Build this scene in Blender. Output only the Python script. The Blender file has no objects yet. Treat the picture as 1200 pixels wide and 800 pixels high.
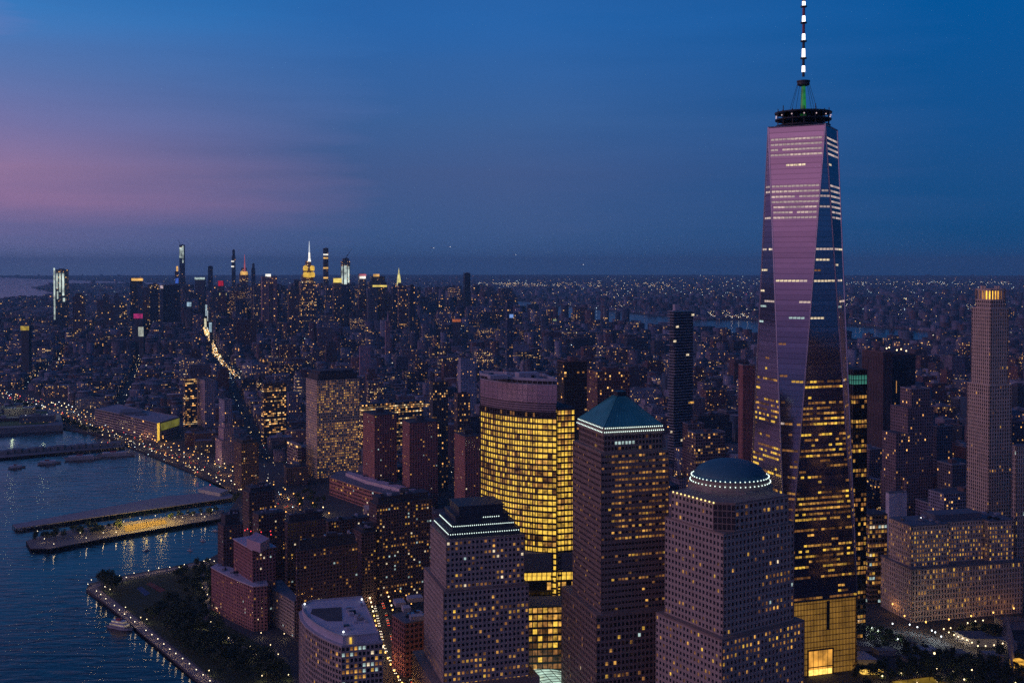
import bpy, math, random
import numpy as np
from mathutils import Vector
R = math.radians
rng = random.Random(7)
nrg = np.random.default_rng(11)
sc = bpy.context.scene
COL = sc.collection

# ------------------------------------------------------------------ camera and the surveyed frame
# x/y are metres in a map turned to the view heading; survey points were read from a map and the picture
CE, CN, CH, HD, FP, PT, CYY = -748.86, -420.58, 310.81, 0.798127, 1283.5, 0.0202833, 337.0
CP, SP = math.cos(PT), math.sin(PT)

def ll(lat, lon):
    E = (lon + 74.0132) * 84390 - CE
    N = (lat - 40.7130) * 111050 - CN
    return (E * math.cos(HD) - N * math.sin(HD), E * math.sin(HD) + N * math.cos(HD))

def north_of(x, y):
    return -x * math.sin(HD) + y * math.cos(HD) + CN

def east_of(x, y):
    return x * math.cos(HD) + y * math.sin(HD) + CE

def proj(x, y, z):
    dz = z - CH
    fw = y * CP - dz * SP
    up = y * SP + dz * CP
    return 600 + FP * x / fw, CYY - FP * up / fw

def at(px, py, z=0.0):
    a = (px - 600) / FP
    u = -(py - CYY) / FP
    dy = CP + u * SP
    dz = -SP + u * CP
    t = (z - CH) / dz
    return (a * t, dy * t)

def zat(py, y):
    """height of the point at depth y whose image row is py"""
    u = -(py - CYY) / FP
    return CH + y * (-SP + u * CP) / (CP + u * SP)

def reach(P, d, px, z):
    fw = P[1] * CP - (z - CH) * SP
    k = (px - 600) / FP
    return (k * fw - P[0]) / (d[0] - k * d[1] * CP)

def axes(deg):
    c, s = math.cos(R(deg)), math.sin(R(deg))
    return (c, s), (-s, c)

def boxpoly(P, a, b, deg):
    u, v = axes(deg)
    return [P, (P[0] + u[0] * a, P[1] + u[1] * a), (P[0] + u[0] * a + v[0] * b, P[1] + u[1] * a + v[1] * b), (P[0] + v[0] * b, P[1] + v[1] * b)]

def cornerbox(px, py, z, pxl, pxr, deg=32, cap=95):
    """footprint whose nearest roof corner is at the pixel and whose two faces end in columns pxl and pxr"""
    P = at(px, py, z)
    u, v = axes(deg)
    return boxpoly(P, min(abs(reach(P, u, pxr, z)), 150), min(abs(reach(P, v, pxl, z)), cap), deg)

def centroid(poly):
    return (sum(p[0] for p in poly) / len(poly), sum(p[1] for p in poly) / len(poly))

def inset(poly, d):
    n = len(poly)
    out = []
    for i in range(n):
        p0, p1, p2 = poly[i - 1], poly[i], poly[(i + 1) % n]
        e1 = Vector((p1[0] - p0[0], p1[1] - p0[1])).normalized()
        e2 = Vector((p2[0] - p1[0], p2[1] - p1[1])).normalized()
        n1 = Vector((-e1.y, e1.x)); n2 = Vector((-e2.y, e2.x))
        m = n1 + n2
        k = d * 2 / max(m.length_squared, 0.2)
        out.append((p1[0] + m.x * k, p1[1] + m.y * k))
    return out

# ------------------------------------------------------------------ materials
def lin(r, g, b):
    f = lambda c: (c / 255 / 12.92) if c / 255 <= 0.04045 else ((c / 255 + 0.055) / 1.055) ** 2.4
    return (f(r), f(g), f(b))

MATS = {}
def nodes(name):
    m = bpy.data.materials.new(name)
    m.use_nodes = True
    nt = m.node_tree
    return m, nt, nt.nodes['Principled BSDF']

def mat(name, col, rough=0.8, metal=0.0, var=0.18, scale=0.12, bump=0.0, spec=0.5):
    if name in MATS: return MATS[name]
    m, nt, b = nodes(name)
    L = nt.links.new
    tc = nt.nodes.new('ShaderNodeTexCoord')
    ns = nt.nodes.new('ShaderNodeTexNoise'); ns.inputs['Scale'].default_value = scale; ns.inputs['Detail'].default_value = 5
    L(tc.outputs['Object'], ns.inputs['Vector'])
    mr = nt.nodes.new('ShaderNodeMapRange'); mr.inputs['To Min'].default_value = 1 - var * 1.6; mr.inputs['To Max'].default_value = 1 + var * 1.6
    L(ns.outputs['Fac'], mr.inputs['Value'])
    mx = nt.nodes.new('ShaderNodeVectorMath'); mx.operation = 'SCALE'; mx.inputs[0].default_value = col
    L(mr.outputs['Result'], mx.inputs['Scale'])
    L(mx.outputs['Vector'], b.inputs['Base Color'])
    b.inputs['Roughness'].default_value = rough; b.inputs['Metallic'].default_value = metal
    b.inputs['Specular IOR Level'].default_value = spec
    if bump:
        bp = nt.nodes.new('ShaderNodeBump'); bp.inputs['Strength'].default_value = bump
        L(ns.outputs['Fac'], bp.inputs['Height']); L(bp.outputs['Normal'], b.inputs['Normal'])
    MATS[name] = m
    return m

def glow(name, col, strength, var=0.0, sample=False, scale=0.5):
    """a thing that gives off light: lamp, lit window, screen, or a lit surface made to glow"""
    if name in MATS: return MATS[name]
    m, nt, b = nodes(name)
    L = nt.links.new
    b.inputs['Base Color'].default_value = (0.02, 0.02, 0.02, 1); b.inputs['Roughness'].default_value = 0.15
    b.inputs['Emission Color'].default_value = (*col, 1); b.inputs['Emission Strength'].default_value = strength
    if var:
        tc = nt.nodes.new('ShaderNodeTexCoord')
        ns = nt.nodes.new('ShaderNodeTexNoise'); ns.inputs['Scale'].default_value = scale; ns.inputs['Detail'].default_value = 3
        L(tc.outputs['Object'], ns.inputs['Vector'])
        mr = nt.nodes.new('ShaderNodeMapRange'); mr.inputs['From Min'].default_value = 0.32; mr.inputs['From Max'].default_value = 0.68
        mr.inputs['To Min'].default_value = strength * (1 - var); mr.inputs['To Max'].default_value = strength * (1 + var)
        L(ns.outputs['Fac'], mr.inputs['Value']); L(mr.outputs['Result'], b.inputs['Emission Strength'])
    m.cycles.emission_sampling = 'AUTO' if sample else 'NONE'
    MATS[name] = m
    return m

def facade_mat():
    """walls of ordinary buildings: bays and floors counted in the UV map, wall colour and share of lit rooms per face"""
    m, nt, b = nodes('city_facade')
    L = nt.links.new
    N = nt.nodes.new
    def M(op, a, c=None):
        n = N('ShaderNodeMath'); n.operation = op
        for i, v in enumerate((a, c)):
            if v is None: continue
            if isinstance(v, (int, float)): n.inputs[i].default_value = v
            else: L(v, n.inputs[i])
        return n.outputs[0]
    uv = N('ShaderNodeUVMap'); uv.uv_map = 'UVMap'
    t = N('ShaderNodeAttribute'); t.attribute_name = 'tint'
    s = N('ShaderNodeAttribute'); s.attribute_name = 'style'
    sx = N('ShaderNodeSeparateColor'); L(s.outputs['Color'], sx.inputs[0])
    seed, gw, warm = sx.outputs[0], sx.outputs[1], sx.outputs[2]
    sp = N('ShaderNodeSeparateXYZ'); L(uv.outputs[0], sp.inputs[0])
    fu, fv = M('FRACT', sp.outputs[0]), M('FRACT', sp.outputs[1])
    cu, cv = M('FLOOR', sp.outputs[0]), M('FLOOR', sp.outputs[1])
    inu = M('LESS_THAN', M('ABSOLUTE', M('SUBTRACT', fu, 0.5)), M('MULTIPLY', gw, 0.5))
    inv = M('LESS_THAN', M('ABSOLUTE', M('SUBTRACT', fv, 0.52)), 0.28)
    win = M('MULTIPLY', inu, inv)
    cb = N('ShaderNodeCombineXYZ'); L(cu, cb.inputs[0]); L(cv, cb.inputs[1]); L(M('MULTIPLY', seed, 917.0), cb.inputs[2])
    wn = N('ShaderNodeTexWhiteNoise'); wn.noise_dimensions = '3D'; L(cb.outputs[0], wn.inputs['Vector'])
    cf = N('ShaderNodeCombineXYZ'); cf.inputs[0].default_value = 3.7; L(cv, cf.inputs[1]); L(M('MULTIPLY', seed, 511.0), cf.inputs[2])
    wf = N('ShaderNodeTexWhiteNoise'); wf.noise_dimensions = '3D'; L(cf.outputs[0], wf.inputs['Vector'])
    share = M('MULTIPLY', t.outputs['Alpha'], M('ADD', 0.35, M('MULTIPLY', M('POWER', wf.outputs['Value'], 3.0), 3.2)))
    lit = M('MULTIPLY', M('LESS_THAN', wn.outputs['Value'], share), win)
    wc = N('ShaderNodeSeparateColor'); L(wn.outputs['Color'], wc.inputs[0])
    ramp = N('ShaderNodeValToRGB')
    cr = ramp.color_ramp
    cr.elements[0].position = 0; cr.elements[0].color = (1, 0.42, 0.10, 1)
    cr.elements[1].position = 1; cr.elements[1].color = (0.75, 0.9, 1, 1)
    for p, c in ((0.3, (1, 0.55, 0.17)), (0.62, (1, 0.72, 0.36)), (0.85, (1, 0.9, 0.7))):
        e = cr.elements.new(p); e.color = (*c, 1)
    L(M('ADD', M('MULTIPLY', wc.outputs[0], 0.75), M('MULTIPLY', warm, 0.25)), ramp.inputs[0])
    L(ramp.outputs[0], b.inputs['Emission Color'])
    L(M('MULTIPLY', lit, M('ADD', 0.10, M('MULTIPLY', M('POWER', wc.outputs[1], 3.0), 1.9))), b.inputs['Emission Strength'])
    ns = N('ShaderNodeTexNoise'); ns.inputs['Scale'].default_value = 0.09; ns.inputs['Detail'].default_value = 4
    tc = N('ShaderNodeTexCoord'); L(tc.outputs['Object'], ns.inputs['Vector'])
    vm = N('ShaderNodeVectorMath'); vm.operation = 'SCALE'; L(t.outputs['Color'], vm.inputs[0])
    L(M('ADD', 0.55, M('MULTIPLY', ns.outputs['Fac'], 0.9)), vm.inputs['Scale'])
    mx = N('ShaderNodeMix'); mx.data_type = 'RGBA'; L(win, mx.inputs['Factor']); L(vm.outputs[0], mx.inputs[6]); mx.inputs[7].default_value = (0.018, 0.02, 0.026, 1)
    L(mx.outputs[2], b.inputs['Base Color'])
    L(M('SUBTRACT', 0.85, M('MULTIPLY', win, 0.65)), b.inputs['Roughness'])
    m.cycles.emission_sampling = 'NONE'
    MATS['city_facade'] = m
    return m

# ------------------------------------------------------------------ mesh collecting
class MB:
    def __init__(s): s.v, s.f, s.m = [], [], []
    def add(s, vs, fs, mi=0):
        o = len(s.v); s.v.extend(vs)
        for f in fs: s.f.append(tuple(i + o for i in f)); s.m.append(mi)
        return s
    def prism(s, poly, z0, z1, mi=0, top=None, z1s=None):
        n = len(poly); tp = top or poly
        vs = [(p[0], p[1], z0) for p in poly] + [(p[0], p[1], z1s[i] if z1s else z1) for i, p in enumerate(tp)]
        fs = [(i, (i + 1) % n, n + (i + 1) % n, n + i) for i in range(n)] + [tuple(range(n - 1, -1, -1)), tuple(range(n, 2 * n))]
        return s.add(vs, fs, mi)
    def bar(s, p0, p1, z0, z1, d0, d1, mi=0):
        """box along the wall line p0-p1 from d0 inside to d1 outside (outside is to the right)"""
        dx, dy = p1[0] - p0[0], p1[1] - p0[1]; l = math.hypot(dx, dy); nx, ny = dy / l, -dx / l
        q = [(p0[0] + nx * d1, p0[1] + ny * d1), (p1[0] + nx * d1, p1[1] + ny * d1), (p1[0] + nx * d0, p1[1] + ny * d0), (p0[0] + nx * d0, p0[1] + ny * d0)]
        return s.prism(q, z0, z1, mi)
    def box(s, c, sx, sy, z0, z1, deg=0, mi=0):
        u, v = axes(deg)
        q = [(c[0] + u[0] * a * sx / 2 + v[0] * b * sy / 2, c[1] + u[1] * a * sx / 2 + v[1] * b * sy / 2) for a, b in ((-1, -1), (1, -1), (1, 1), (-1, 1))]
        return s.prism(q, z0, z1, mi)
    def tube(s, a, b, r, r2=None, n=8, mi=0):
        a, b = Vector(a), Vector(b); r2 = r if r2 is None else r2
        d = (b - a).normalized(); x = d.orthogonal().normalized(); y = d.cross(x)
        vs = [tuple(a + (x * math.cos(2 * math.pi * i / n) + y * math.sin(2 * math.pi * i / n)) * r) for i in range(n)]
        vs += [tuple(b + (x * math.cos(2 * math.pi * i / n) + y * math.sin(2 * math.pi * i / n)) * r2) for i in range(n)]
        return s.add(vs, [(i, (i + 1) % n, n + (i + 1) % n, n + i) for i in range(n)] + [tuple(range(n - 1, -1, -1)), tuple(range(n, 2 * n))], mi)
    def lathe(s, c, prof, n=24, mi=0):
        """prof: (radius, z) from bottom to top"""
        vs = []
        for r, z in prof:
            vs += [(c[0] + r * math.cos(2 * math.pi * i / n), c[1] + r * math.sin(2 * math.pi * i / n), z) for i in range(n)]
        fs = []
        for k in range(len(prof) - 1):
            for i in range(n):
                j = (i + 1) % n
                fs.append((k * n + i, k * n + j, (k + 1) * n + j, (k + 1) * n + i))
        fs += [tuple(range(n - 1, -1, -1)), tuple(range((len(prof) - 1) * n, len(prof) * n))]
        return s.add(vs, fs, mi)
    def ball(s, c, r, mi=0, sq=1.0):
        vs = [(c[0], c[1], c[2] - r * sq)]
        for z, q in ((-0.5, 0.866), (0.5, 0.866)):
            vs += [(c[0] + r * q * math.cos(k * math.pi / 3 + z), c[1] + r * q * math.sin(k * math.pi / 3 + z), c[2] + z * r * sq) for k in range(6)]
        vs.append((c[0], c[1], c[2] + r * sq))
        fs = [(0, 1 + (k + 1) % 6, 1 + k) for k in range(6)] + [(1 + k, 1 + (k + 1) % 6, 7 + (k + 1) % 6, 7 + k) for k in range(6)] + [(13, 7 + k, 7 + (k + 1) % 6) for k in range(6)]
        return s.add(vs, fs, mi)
    def octa(s, c, r, mi=0):
        x, y, z = c
        vs = [(x + r, y, z), (x, y + r, z), (x - r, y, z), (x, y - r, z), (x, y, z + r), (x, y, z - r)]
        return s.add(vs, [(0, 1, 4), (1, 2, 4), (2, 3, 4), (3, 0, 4), (1, 0, 5), (2, 1, 5), (3, 2, 5), (0, 3, 5)], mi)
    def mesh(s, name, mats, off=(0, 0, 0)):
        me = bpy.data.meshes.new(name)
        me.from_pydata([(a - off[0], b - off[1], c - off[2]) for a, b, c in s.v], [], s.f)
        for m in (mats if isinstance(mats, (list, tuple)) else [mats]): me.materials.append(m)
        if any(s.m): me.polygons.foreach_set('material_index', s.m)
        me.update()
        return me
    def build(s, name, mats, parent=None, label=None):
        """one mesh object; a part's coordinates are kept relative to its thing"""
        off = parent_world(parent) if parent else (0, 0, 0)
        o = link(name, s.mesh(name, mats, off), parent)
        if label: o['label'] = label
        return o

def parent_world(p):
    x = Vector((0, 0, 0))
    while p is not None: x += p.location; p = p.parent
    return tuple(x)

def link(name, data, parent=None, loc=(0, 0, 0)):
    o = bpy.data.objects.new(name, data); COL.objects.link(o); o.location = loc
    if parent: o.parent = parent
    return o

def tag(o, label=None, cat=None, group=None, kind=None):
    if label: o['label'] = label
    if cat: o['category'] = cat
    if group: o['group'] = group
    if kind: o['kind'] = kind
    return o

def thing(name, loc, label, cat, group=None):
    o = bpy.data.objects.new(name, None); COL.objects.link(o); o.location = loc; o.empty_display_size = 1
    return tag(o, label, cat, group)

def structure(o): return tag(o, kind='structure')
def stuff(o): return tag(o, kind='stuff')

# ------------------------------------------------------------------ world, sun, camera
def build_world():
    w = bpy.data.worlds.new('World'); sc.world = w; w.use_nodes = True
    nt = w.node_tree; nt.nodes.clear(); L = nt.links.new; N = nt.nodes.new
    out = N('ShaderNodeOutputWorld'); bg = N('ShaderNodeBackground'); L(bg.outputs[0], out.inputs[0])
    sky = N('ShaderNodeTexSky'); sky.sky_type = 'NISHITA'; sky.sun_disc = False
    sky.sun_elevation = R(-4.0); sky.sun_rotation = SUN_ROT; sky.altitude = 300; sky.air_density = 1.3; sky.dust_density = 1.5
    tc = N('ShaderNodeTexCoord')
    def M(op, a, c=None, d=None):
        n = N('ShaderNodeMath'); n.operation = op
        for i, v in enumerate((a, c, d)):
            if v is None: continue
            if isinstance(v, (int, float)): n.inputs[i].default_value = v
            else: L(v, n.inputs[i])
        return n.outputs[0]
    sp = N('ShaderNodeSeparateXYZ'); L(tc.outputs['Generated'], sp.inputs[0])
    x, y, z = sp.outputs
    el = M('MULTIPLY', M('ARCSINE', M('MINIMUM', M('MAXIMUM', z, -1), 1)), 180 / math.pi)
    hl = M('SQRT', M('ADD', M('ADD', M('MULTIPLY', x, x), M('MULTIPLY', y, y)), 1e-6))
    gl = M('DIVIDE', M('ADD', M('MULTIPLY', x, GLOW[0]), M('MULTIPLY', y, GLOW[1])), hl)
    # thin streaky high cloud bends the bands a little
    mp = N('ShaderNodeMapping'); mp.inputs['Scale'].default_value = (2.2, 2.2, 26); L(tc.outputs['Generated'], mp.inputs[0])
    ns = N('ShaderNodeTexNoise'); ns.inputs['Scale'].default_value = 1.6; ns.inputs['Detail'].default_value = 6; ns.inputs['Roughness'].default_value = 0.55; L(mp.outputs[0], ns.inputs['Vector'])
    wob = M('SUBTRACT', ns.outputs['Fac'], 0.5)
    gl = M('ADD', gl, M('MULTIPLY', wob, 0.2))
    el2 = M('ADD', el, M('MULTIPLY', wob, 1.6))
    t = M('POWER', M('DIVIDE', M('MAXIMUM', el2, 0.0), 90.0), 0.5)
    def ramp(stops):
        r = N('ShaderNodeValToRGB'); cr = r.color_ramp; cr.interpolation = 'EASE' if False else 'LINEAR'
        while len(cr.elements) > 1: cr.elements.remove(cr.elements[-1])
        for i, (e, c) in enumerate(stops):
            p = (e / 90) ** 0.5
            el_ = cr.elements[0] if i == 0 else cr.elements.new(p)
            el_.position = p; el_.color = (*lin(*c), 1)
        L(t, r.inputs[0]); return r.outputs[0]
    cool = ramp([(0, (20, 76, 128)), (1.6, (14, 76, 130)), (4.7, (24, 80, 138)), (12.5, (2, 85, 154)), (25, (4, 66, 130)), (50, (5, 48, 98)), (90, (8, 42, 86))])
    cent = ramp([(0, (58, 92, 142)), (1.6, (62, 92, 142)), (4.7, (68, 92, 142)), (7.5, (60, 98, 154)), (12.5, (40, 101, 171)), (25, (22, 80, 148)), (50, (10, 54, 108)), (90, (8, 42, 86))])
    left = ramp([(0, (104, 118, 164)), (0.7, (104, 112, 160)), (1.6, (112, 108, 156)), (3.2, (146, 116, 158)), (4.6, (150, 120, 160)), (6.8, (118, 117, 168)), (9.3, (90, 119, 177)), (13.5, (36, 122, 194)), (25, (30, 92, 170)), (50, (14, 58, 118)), (90, (8, 42, 86))])
    hot = ramp([(0, (66, 64, 104)), (3, (92, 78, 128)), (6, (140, 104, 150)), (10, (196, 138, 182)), (15, (222, 158, 200)), (22, (170, 140, 195)), (32, (100, 112, 180)), (50, (30, 70, 130)), (90, (8, 42, 86))])
    anti = ramp([(0, (6, 24, 50)), (6, (2, 32, 70)), (15, (0, 42, 92)), (40, (4, 44, 90)), (90, (8, 42, 86))])
    def mix(f, a, c):
        m = N('ShaderNodeMix'); m.data_type = 'RGBA'; L(f, m.inputs['Factor']); L(a, m.inputs[6]); L(c, m.inputs[7]); return m.outputs[2]
    def ss(a, c):
        r = N('ShaderNodeMapRange'); r.interpolation_type = 'LINEAR'; r.inputs['From Min'].default_value = a; r.inputs['From Max'].default_value = c; L(gl, r.inputs['Value']); return r.outputs[0]
    c = mix(ss(-0.86, -0.68), anti, cool)
    c = mix(ss(-0.62, -0.28), c, cent)
    c = mix(ss(-0.15, 0.15), c, left)
    c = mix(ss(0.15, 0.6), c, hot)
    sk = N('ShaderNodeVectorMath'); sk.operation = 'SCALE'; sk.inputs['Scale'].default_value = 0.06; L(sky.outputs[0], sk.inputs[0])
    ad = N('ShaderNodeVectorMath'); ad.operation = 'ADD'; L(c, ad.inputs[0]); L(sk.outputs[0], ad.inputs[1])
    L(ad.outputs[0], bg.inputs['Color']); bg.inputs['Strength'].default_value = 1.0
    w.cycles.sampling_method = 'MANUAL'; w.cycles.sample_map_resolution = 512

GAZ = R(-106)                       # afterglow bearing measured from the view heading, clockwise positive
GLOW = (math.sin(GAZ), math.cos(GAZ))
SUN_ROT = GAZ                       # Nishita rotation runs clockwise from +Y
build_world()

sl = bpy.data.lights.new('sun', 'SUN'); sl.energy = 0.42; sl.color = (1.0, 0.62, 0.72); sl.angle = R(40)
so = link('sun', sl, loc=(0, 0, 900))
d = Vector((-GLOW[0] * math.cos(R(10)), -GLOW[1] * math.cos(R(10)), -math.sin(R(10))))
so.rotation_euler = d.to_track_quat('-Z', 'Y').to_euler()

cam = bpy.data.cameras.new('camera'); co = link('camera', cam, loc=(0, 0, CH))
cam.lens = FP / 1200 * 36; cam.sensor_width = 36; cam.sensor_fit = 'HORIZONTAL'; cam.shift_y = -(400 - CYY) / 1200
co.rotation_euler = (R(90) - PT, 0, 0); cam.clip_start = 5; cam.clip_end = 120000
sc.camera = co

sc.view_settings.view_transform = 'Standard'; sc.view_settings.look = 'None'; sc.view_settings.gamma = 1; sc.view_settings.exposure = 0
cy = sc.cycles
cy.max_bounces = 5; cy.diffuse_bounces = 2; cy.glossy_bounces = 3; cy.transmission_bounces = 3; cy.transparent_max_bounces = 6; cy.volume_bounces = 0
cy.sample_clamp_indirect = 0.8; cy.sample_clamp_direct = 5.0; cy.caustics_reflective = False; cy.caustics_refractive = False
cy.use_denoising = False; cy.use_adaptive_sampling = True; cy.adaptive_threshold = 0.02
sc.render.film_transparent = False
HAZE = 3.8e-5

# shared materials
M_FAC = facade_mat()
M_GRANITE = mat('pink_grey_granite', (0.41, 0.325, 0.27), 0.7)
M_GRANITE_D = mat('brown_granite', (0.25, 0.18, 0.145), 0.65)
M_BRICK = mat('red_brick', (0.34, 0.15, 0.14), 0.85)
M_BRICKD = mat('dark_brown_brick', (0.155, 0.10, 0.095), 0.85)
M_TAN = mat('tan_stone', (0.60, 0.48, 0.38), 0.8)
M_CONC = mat('grey_concrete', (0.25, 0.25, 0.27), 0.85)
M_DARK = mat('dark_metal', (0.03, 0.032, 0.036), 0.45, 0.3)
M_ROOF = mat('roof_membrane', (0.16, 0.165, 0.19), 0.9)
M_ROOFD = mat('dark_roof', (0.06, 0.06, 0.07), 0.9)
M_ROOFL = mat('pale_roof', (0.42, 0.40, 0.43), 0.85)
M_STEEL = mat('stainless_steel', (0.55, 0.5, 0.52), 0.25, 0.9)
M_COPPER = mat('green_copper', (0.04, 0.27, 0.275), 0.6, 0.0)
M_GLASSD = mat('dark_glass', (0.012, 0.015, 0.02), 0.08, 0.0, var=0.1, scale=0.05, spec=0.8)
M_ASPH = mat('asphalt', (0.045, 0.046, 0.05), 0.9, var=0.25, scale=0.02)
G_AMBER = glow('amber_room_light', (1.0, 0.50, 0.10), 0.62, 0.85, scale=.3)
G_AMBERD = glow('dim_amber_room_light', (1.0, 0.42, 0.11), 0.19, 0.9, scale=.3)
G_YEL = glow('yellow_room_light', (1.0, 0.60, 0.075), 0.92, 0.5, scale=.4)
G_WHITE = glow('white_room_light', (1.0, 0.80, 0.52), 0.75, 0.7, scale=.3)
G_COOL = glow('cool_room_light', (0.70, 0.95, 0.92), 0.45, 0.7, scale=.3)
G_A1 = glow('faint_amber_room_light', (1.0, 0.42, 0.12), 0.075, 0.9, scale=.3)
G_A3 = glow('half_amber_room_light', (1.0, 0.48, 0.10), 0.36, 0.85, scale=.3)
G_Y2 = glow('soft_yellow_room_light', (1.0, 0.56, 0.08), 0.46, 0.7, scale=.4)
PANE = [M_GLASSD, G_AMBER, G_AMBERD, G_YEL, G_WHITE, G_COOL, G_A1, G_A3, G_Y2]
def dimmer(mi, g):
    """most lit rooms are dim: lamps off, blinds drawn"""
    if mi in (1, 3): return g.choice((1, 2, 2, 6, 7, 7, 8, mi))
    if mi == 2: return g.choice((2, 2, 6, 7))
    if mi == 4: return g.choice((4, 5, 7, 2))
    return mi
G_LAMP = glow('lamp_light', (1.0, 0.74, 0.40), 3.2, sample=True)
G_LAMPW = glow('white_lamp_light', (0.92, 0.97, 1.0), 2.6, sample=True)
G_LAMPO = glow('amber_lamp_light', (1.0, 0.46, 0.11), 3.0, sample=True)
G_RED = glow('red_beacon_light', (1.0, 0.05, 0.06), 2.6)
G_BEAC = glow('white_beacon_light', (1.0, 0.92, 0.9), 2.5)
G_BULB = glow('crown_bulb_light', (0.80, 1.0, 0.92), 1.7, sample=True)
G_BULBY = glow('warm_bulb_light', (1.0, 0.74, 0.28), 1.8, sample=True)

# ------------------------------------------------------------------ towers with real piers, spandrels and panes
CAMP = Vector((0, 0, CH))
class Roofs:
    """each roof deck or machine house is a piece of its own"""
    def __init__(s): s.v = []
    def prism(s, *a, **k): m = MB(); m.prism(*a, **k); s.v.append(m)
    def box(s, *a, **k): m = MB(); m.box(*a, **k); s.v.append(m)
class Tower:
    def __init__(s, name, label, cat='tower', poly=None, group=None):
        c = centroid(poly); s.root = thing(name, (c[0], c[1], 0), label, cat, group); s.c = c
        s.wall, s.roof, s.panes = MB(), Roofs(), []
    def section(s, poly, z0, z1, fh=3.9, bay=3.0, pier=0.9, span=1.5, depth=0.45, lit=None, cap=0.8, corner=None, proud=0.12, capin=0.0, raw=False):
        drg = random.Random(round(z0 * 7 + z1 * 3 + poly[0][0]))
        core = inset(poly, depth)
        s.wall.prism(core, z0, z1 - 0.02)
        n = len(poly)
        nf = max(1, round((z1 - z0) / fh)); h = (z1 - z0) / nf
        for e in range(n):
            p0, p1 = poly[e], poly[(e + 1) % n]
            l = math.hypot(p1[0] - p0[0], p1[1] - p0[1])
            if l < 0.8: continue
            nb = max(1, round(l / bay)); bw = l / nb
            lerp = lambda t: (p0[0] + (p1[0] - p0[0]) * t, p0[1] + (p1[1] - p0[1]) * t)
            nx, ny = (p1[1] - p0[1]) / l, -(p1[0] - p0[0]) / l
            facing = nx * (0 - p0[0]) + ny * (0 - p0[1]) > 0
            for i in range(nb + 1):
                w = pier if 0 < i < nb else (corner or pier)
                t = i * bw
                a, b = max(0.0, t - w / 2), min(l, t + w / 2)
                if b - a > 0.05: s.wall.bar(lerp(a / l), lerp(b / l), z0, z1 - 0.01, -depth, 0.0 if proud >= 0 else 0.0)
            for k in range(nf + 1):
                za, zb = z0 + k * h - span / 2, z0 + k * h + span / 2
                za, zb = max(za, z0), min(zb, z1 - 0.015)
                s.wall.bar(lerp(0.002), lerp(0.998), za, zb, -depth + 0.03, -proud)
            for k in range(nf):
                for i in range(nb):
                    a, b = lerp((i * bw + pier * .5) / l), lerp(((i + 1) * bw - pier * .5) / l)
                    za, zb = z0 + k * h + span / 2, z0 + (k + 1) * h - span / 2
                    mi = dimmer(lit(e, k, i, nf, nb), drg) if lit and not raw else (lit(e, k, i, nf, nb) if lit else 0)
                    q = -depth + 0.05
                    s.panes.append((facing, mi, (a[0] + nx * q, a[1] + ny * q), (b[0] + nx * q, b[1] + ny * q), za, zb))
        if cap:
            s.roof.prism(inset(poly, capin), z1, z1 + cap)
        return s
    def windows(s, name='window', mats=PANE, most=100):
        own = [p for p in s.panes if p[0]]
        def key(p):
            m = ((p[2][0] + p[3][0]) / 2, (p[2][1] + p[3][1]) / 2, (p[4] + p[5]) / 2)
            x, y = proj(*m)
            out = 0 if (0 < x < 1200 and 0 < y < 800) else 1
            return (out, (Vector(m) - CAMP).length / max(0.3, (p[5] - p[4])))
        own.sort(key=key)
        own, rest = own[:most], own[most:] + [p for p in s.panes if not p[0]]
        for f, mi, a, b, z0, z1 in own:
            mb = MB().add([(a[0], a[1], z0), (b[0], b[1], z0), (b[0], b[1], z1), (a[0], a[1], z1)], [(0, 1, 2, 3)])
            c = ((a[0] + b[0]) / 2, (a[1] + b[1]) / 2, (z0 + z1) / 2)
            me = mb.mesh(name, mats[mi], c)
            link(name, me, s.root, (c[0] - s.c[0], c[1] - s.c[1], c[2]))
        if rest:
            mb = MB()
            for f, mi, a, b, z0, z1 in rest:
                mb.add([(a[0], a[1], z0), (b[0], b[1], z0), (b[0], b[1], z1), (a[0], a[1], z1)], [(0, 1, 2, 3)], mi)
            stuff(mb.build('windows', mats, s.root))
        return s
    def done(s, wall, roof=None, most=100):
        s.wall.build('wall', wall, s.root)
        for m in s.roof.v: m.build('roof', roof or M_ROOF, s.root)
        s.windows(most=most)
        return s.root

def bulbs(root, pts, r, m, name='bulb'):
    me = MB().ball((0, 0, 0), r).mesh(name, m)
    off = parent_world(root)
    for p in pts: link(name, me, root, (p[0] - off[0], p[1] - off[1], p[2] - off[2]))

def clutter(root, poly, z, n, seed=0, m=None):
    """cooling units, hatches and ducts on a flat roof"""
    g = random.Random(seed + 17); xs = [p[0] for p in poly]; ys = [p[1] for p in poly]; k = 0
    for _ in range(n * 12):
        p = (g.uniform(min(xs), max(xs)), g.uniform(min(ys), max(ys)))
        ins = False; j = len(poly) - 1
        for i in range(len(poly)):
            if (poly[i][1] > p[1]) != (poly[j][1] > p[1]) and p[0] < (poly[j][0] - poly[i][0]) * (p[1] - poly[i][1]) / (poly[j][1] - poly[i][1]) + poly[i][0]: ins = not ins
            j = i
        if not ins: continue
        mb = MB(); w, l, h = g.uniform(1.2, 3.6), g.uniform(1.2, 5.5), g.uniform(.7, 2.4)
        mb.box(p, w, l, z + .05, z + h, 17 + g.choice((0, 0, 90)))
        mb.build('roof_unit', m or g.choice((M_ROOFL, M_CONC, M_DARK, M_STEEL)), root); k += 1
        if k >= n: break

EXCL = []          # footprints kept free of the ordinary city blocks
def keep(poly, grow=6):
    c = centroid(poly); EXCL.append((c[0], c[1], max(math.hypot(p[0] - c[0], p[1] - c[1]) for p in poly) + grow))

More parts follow.
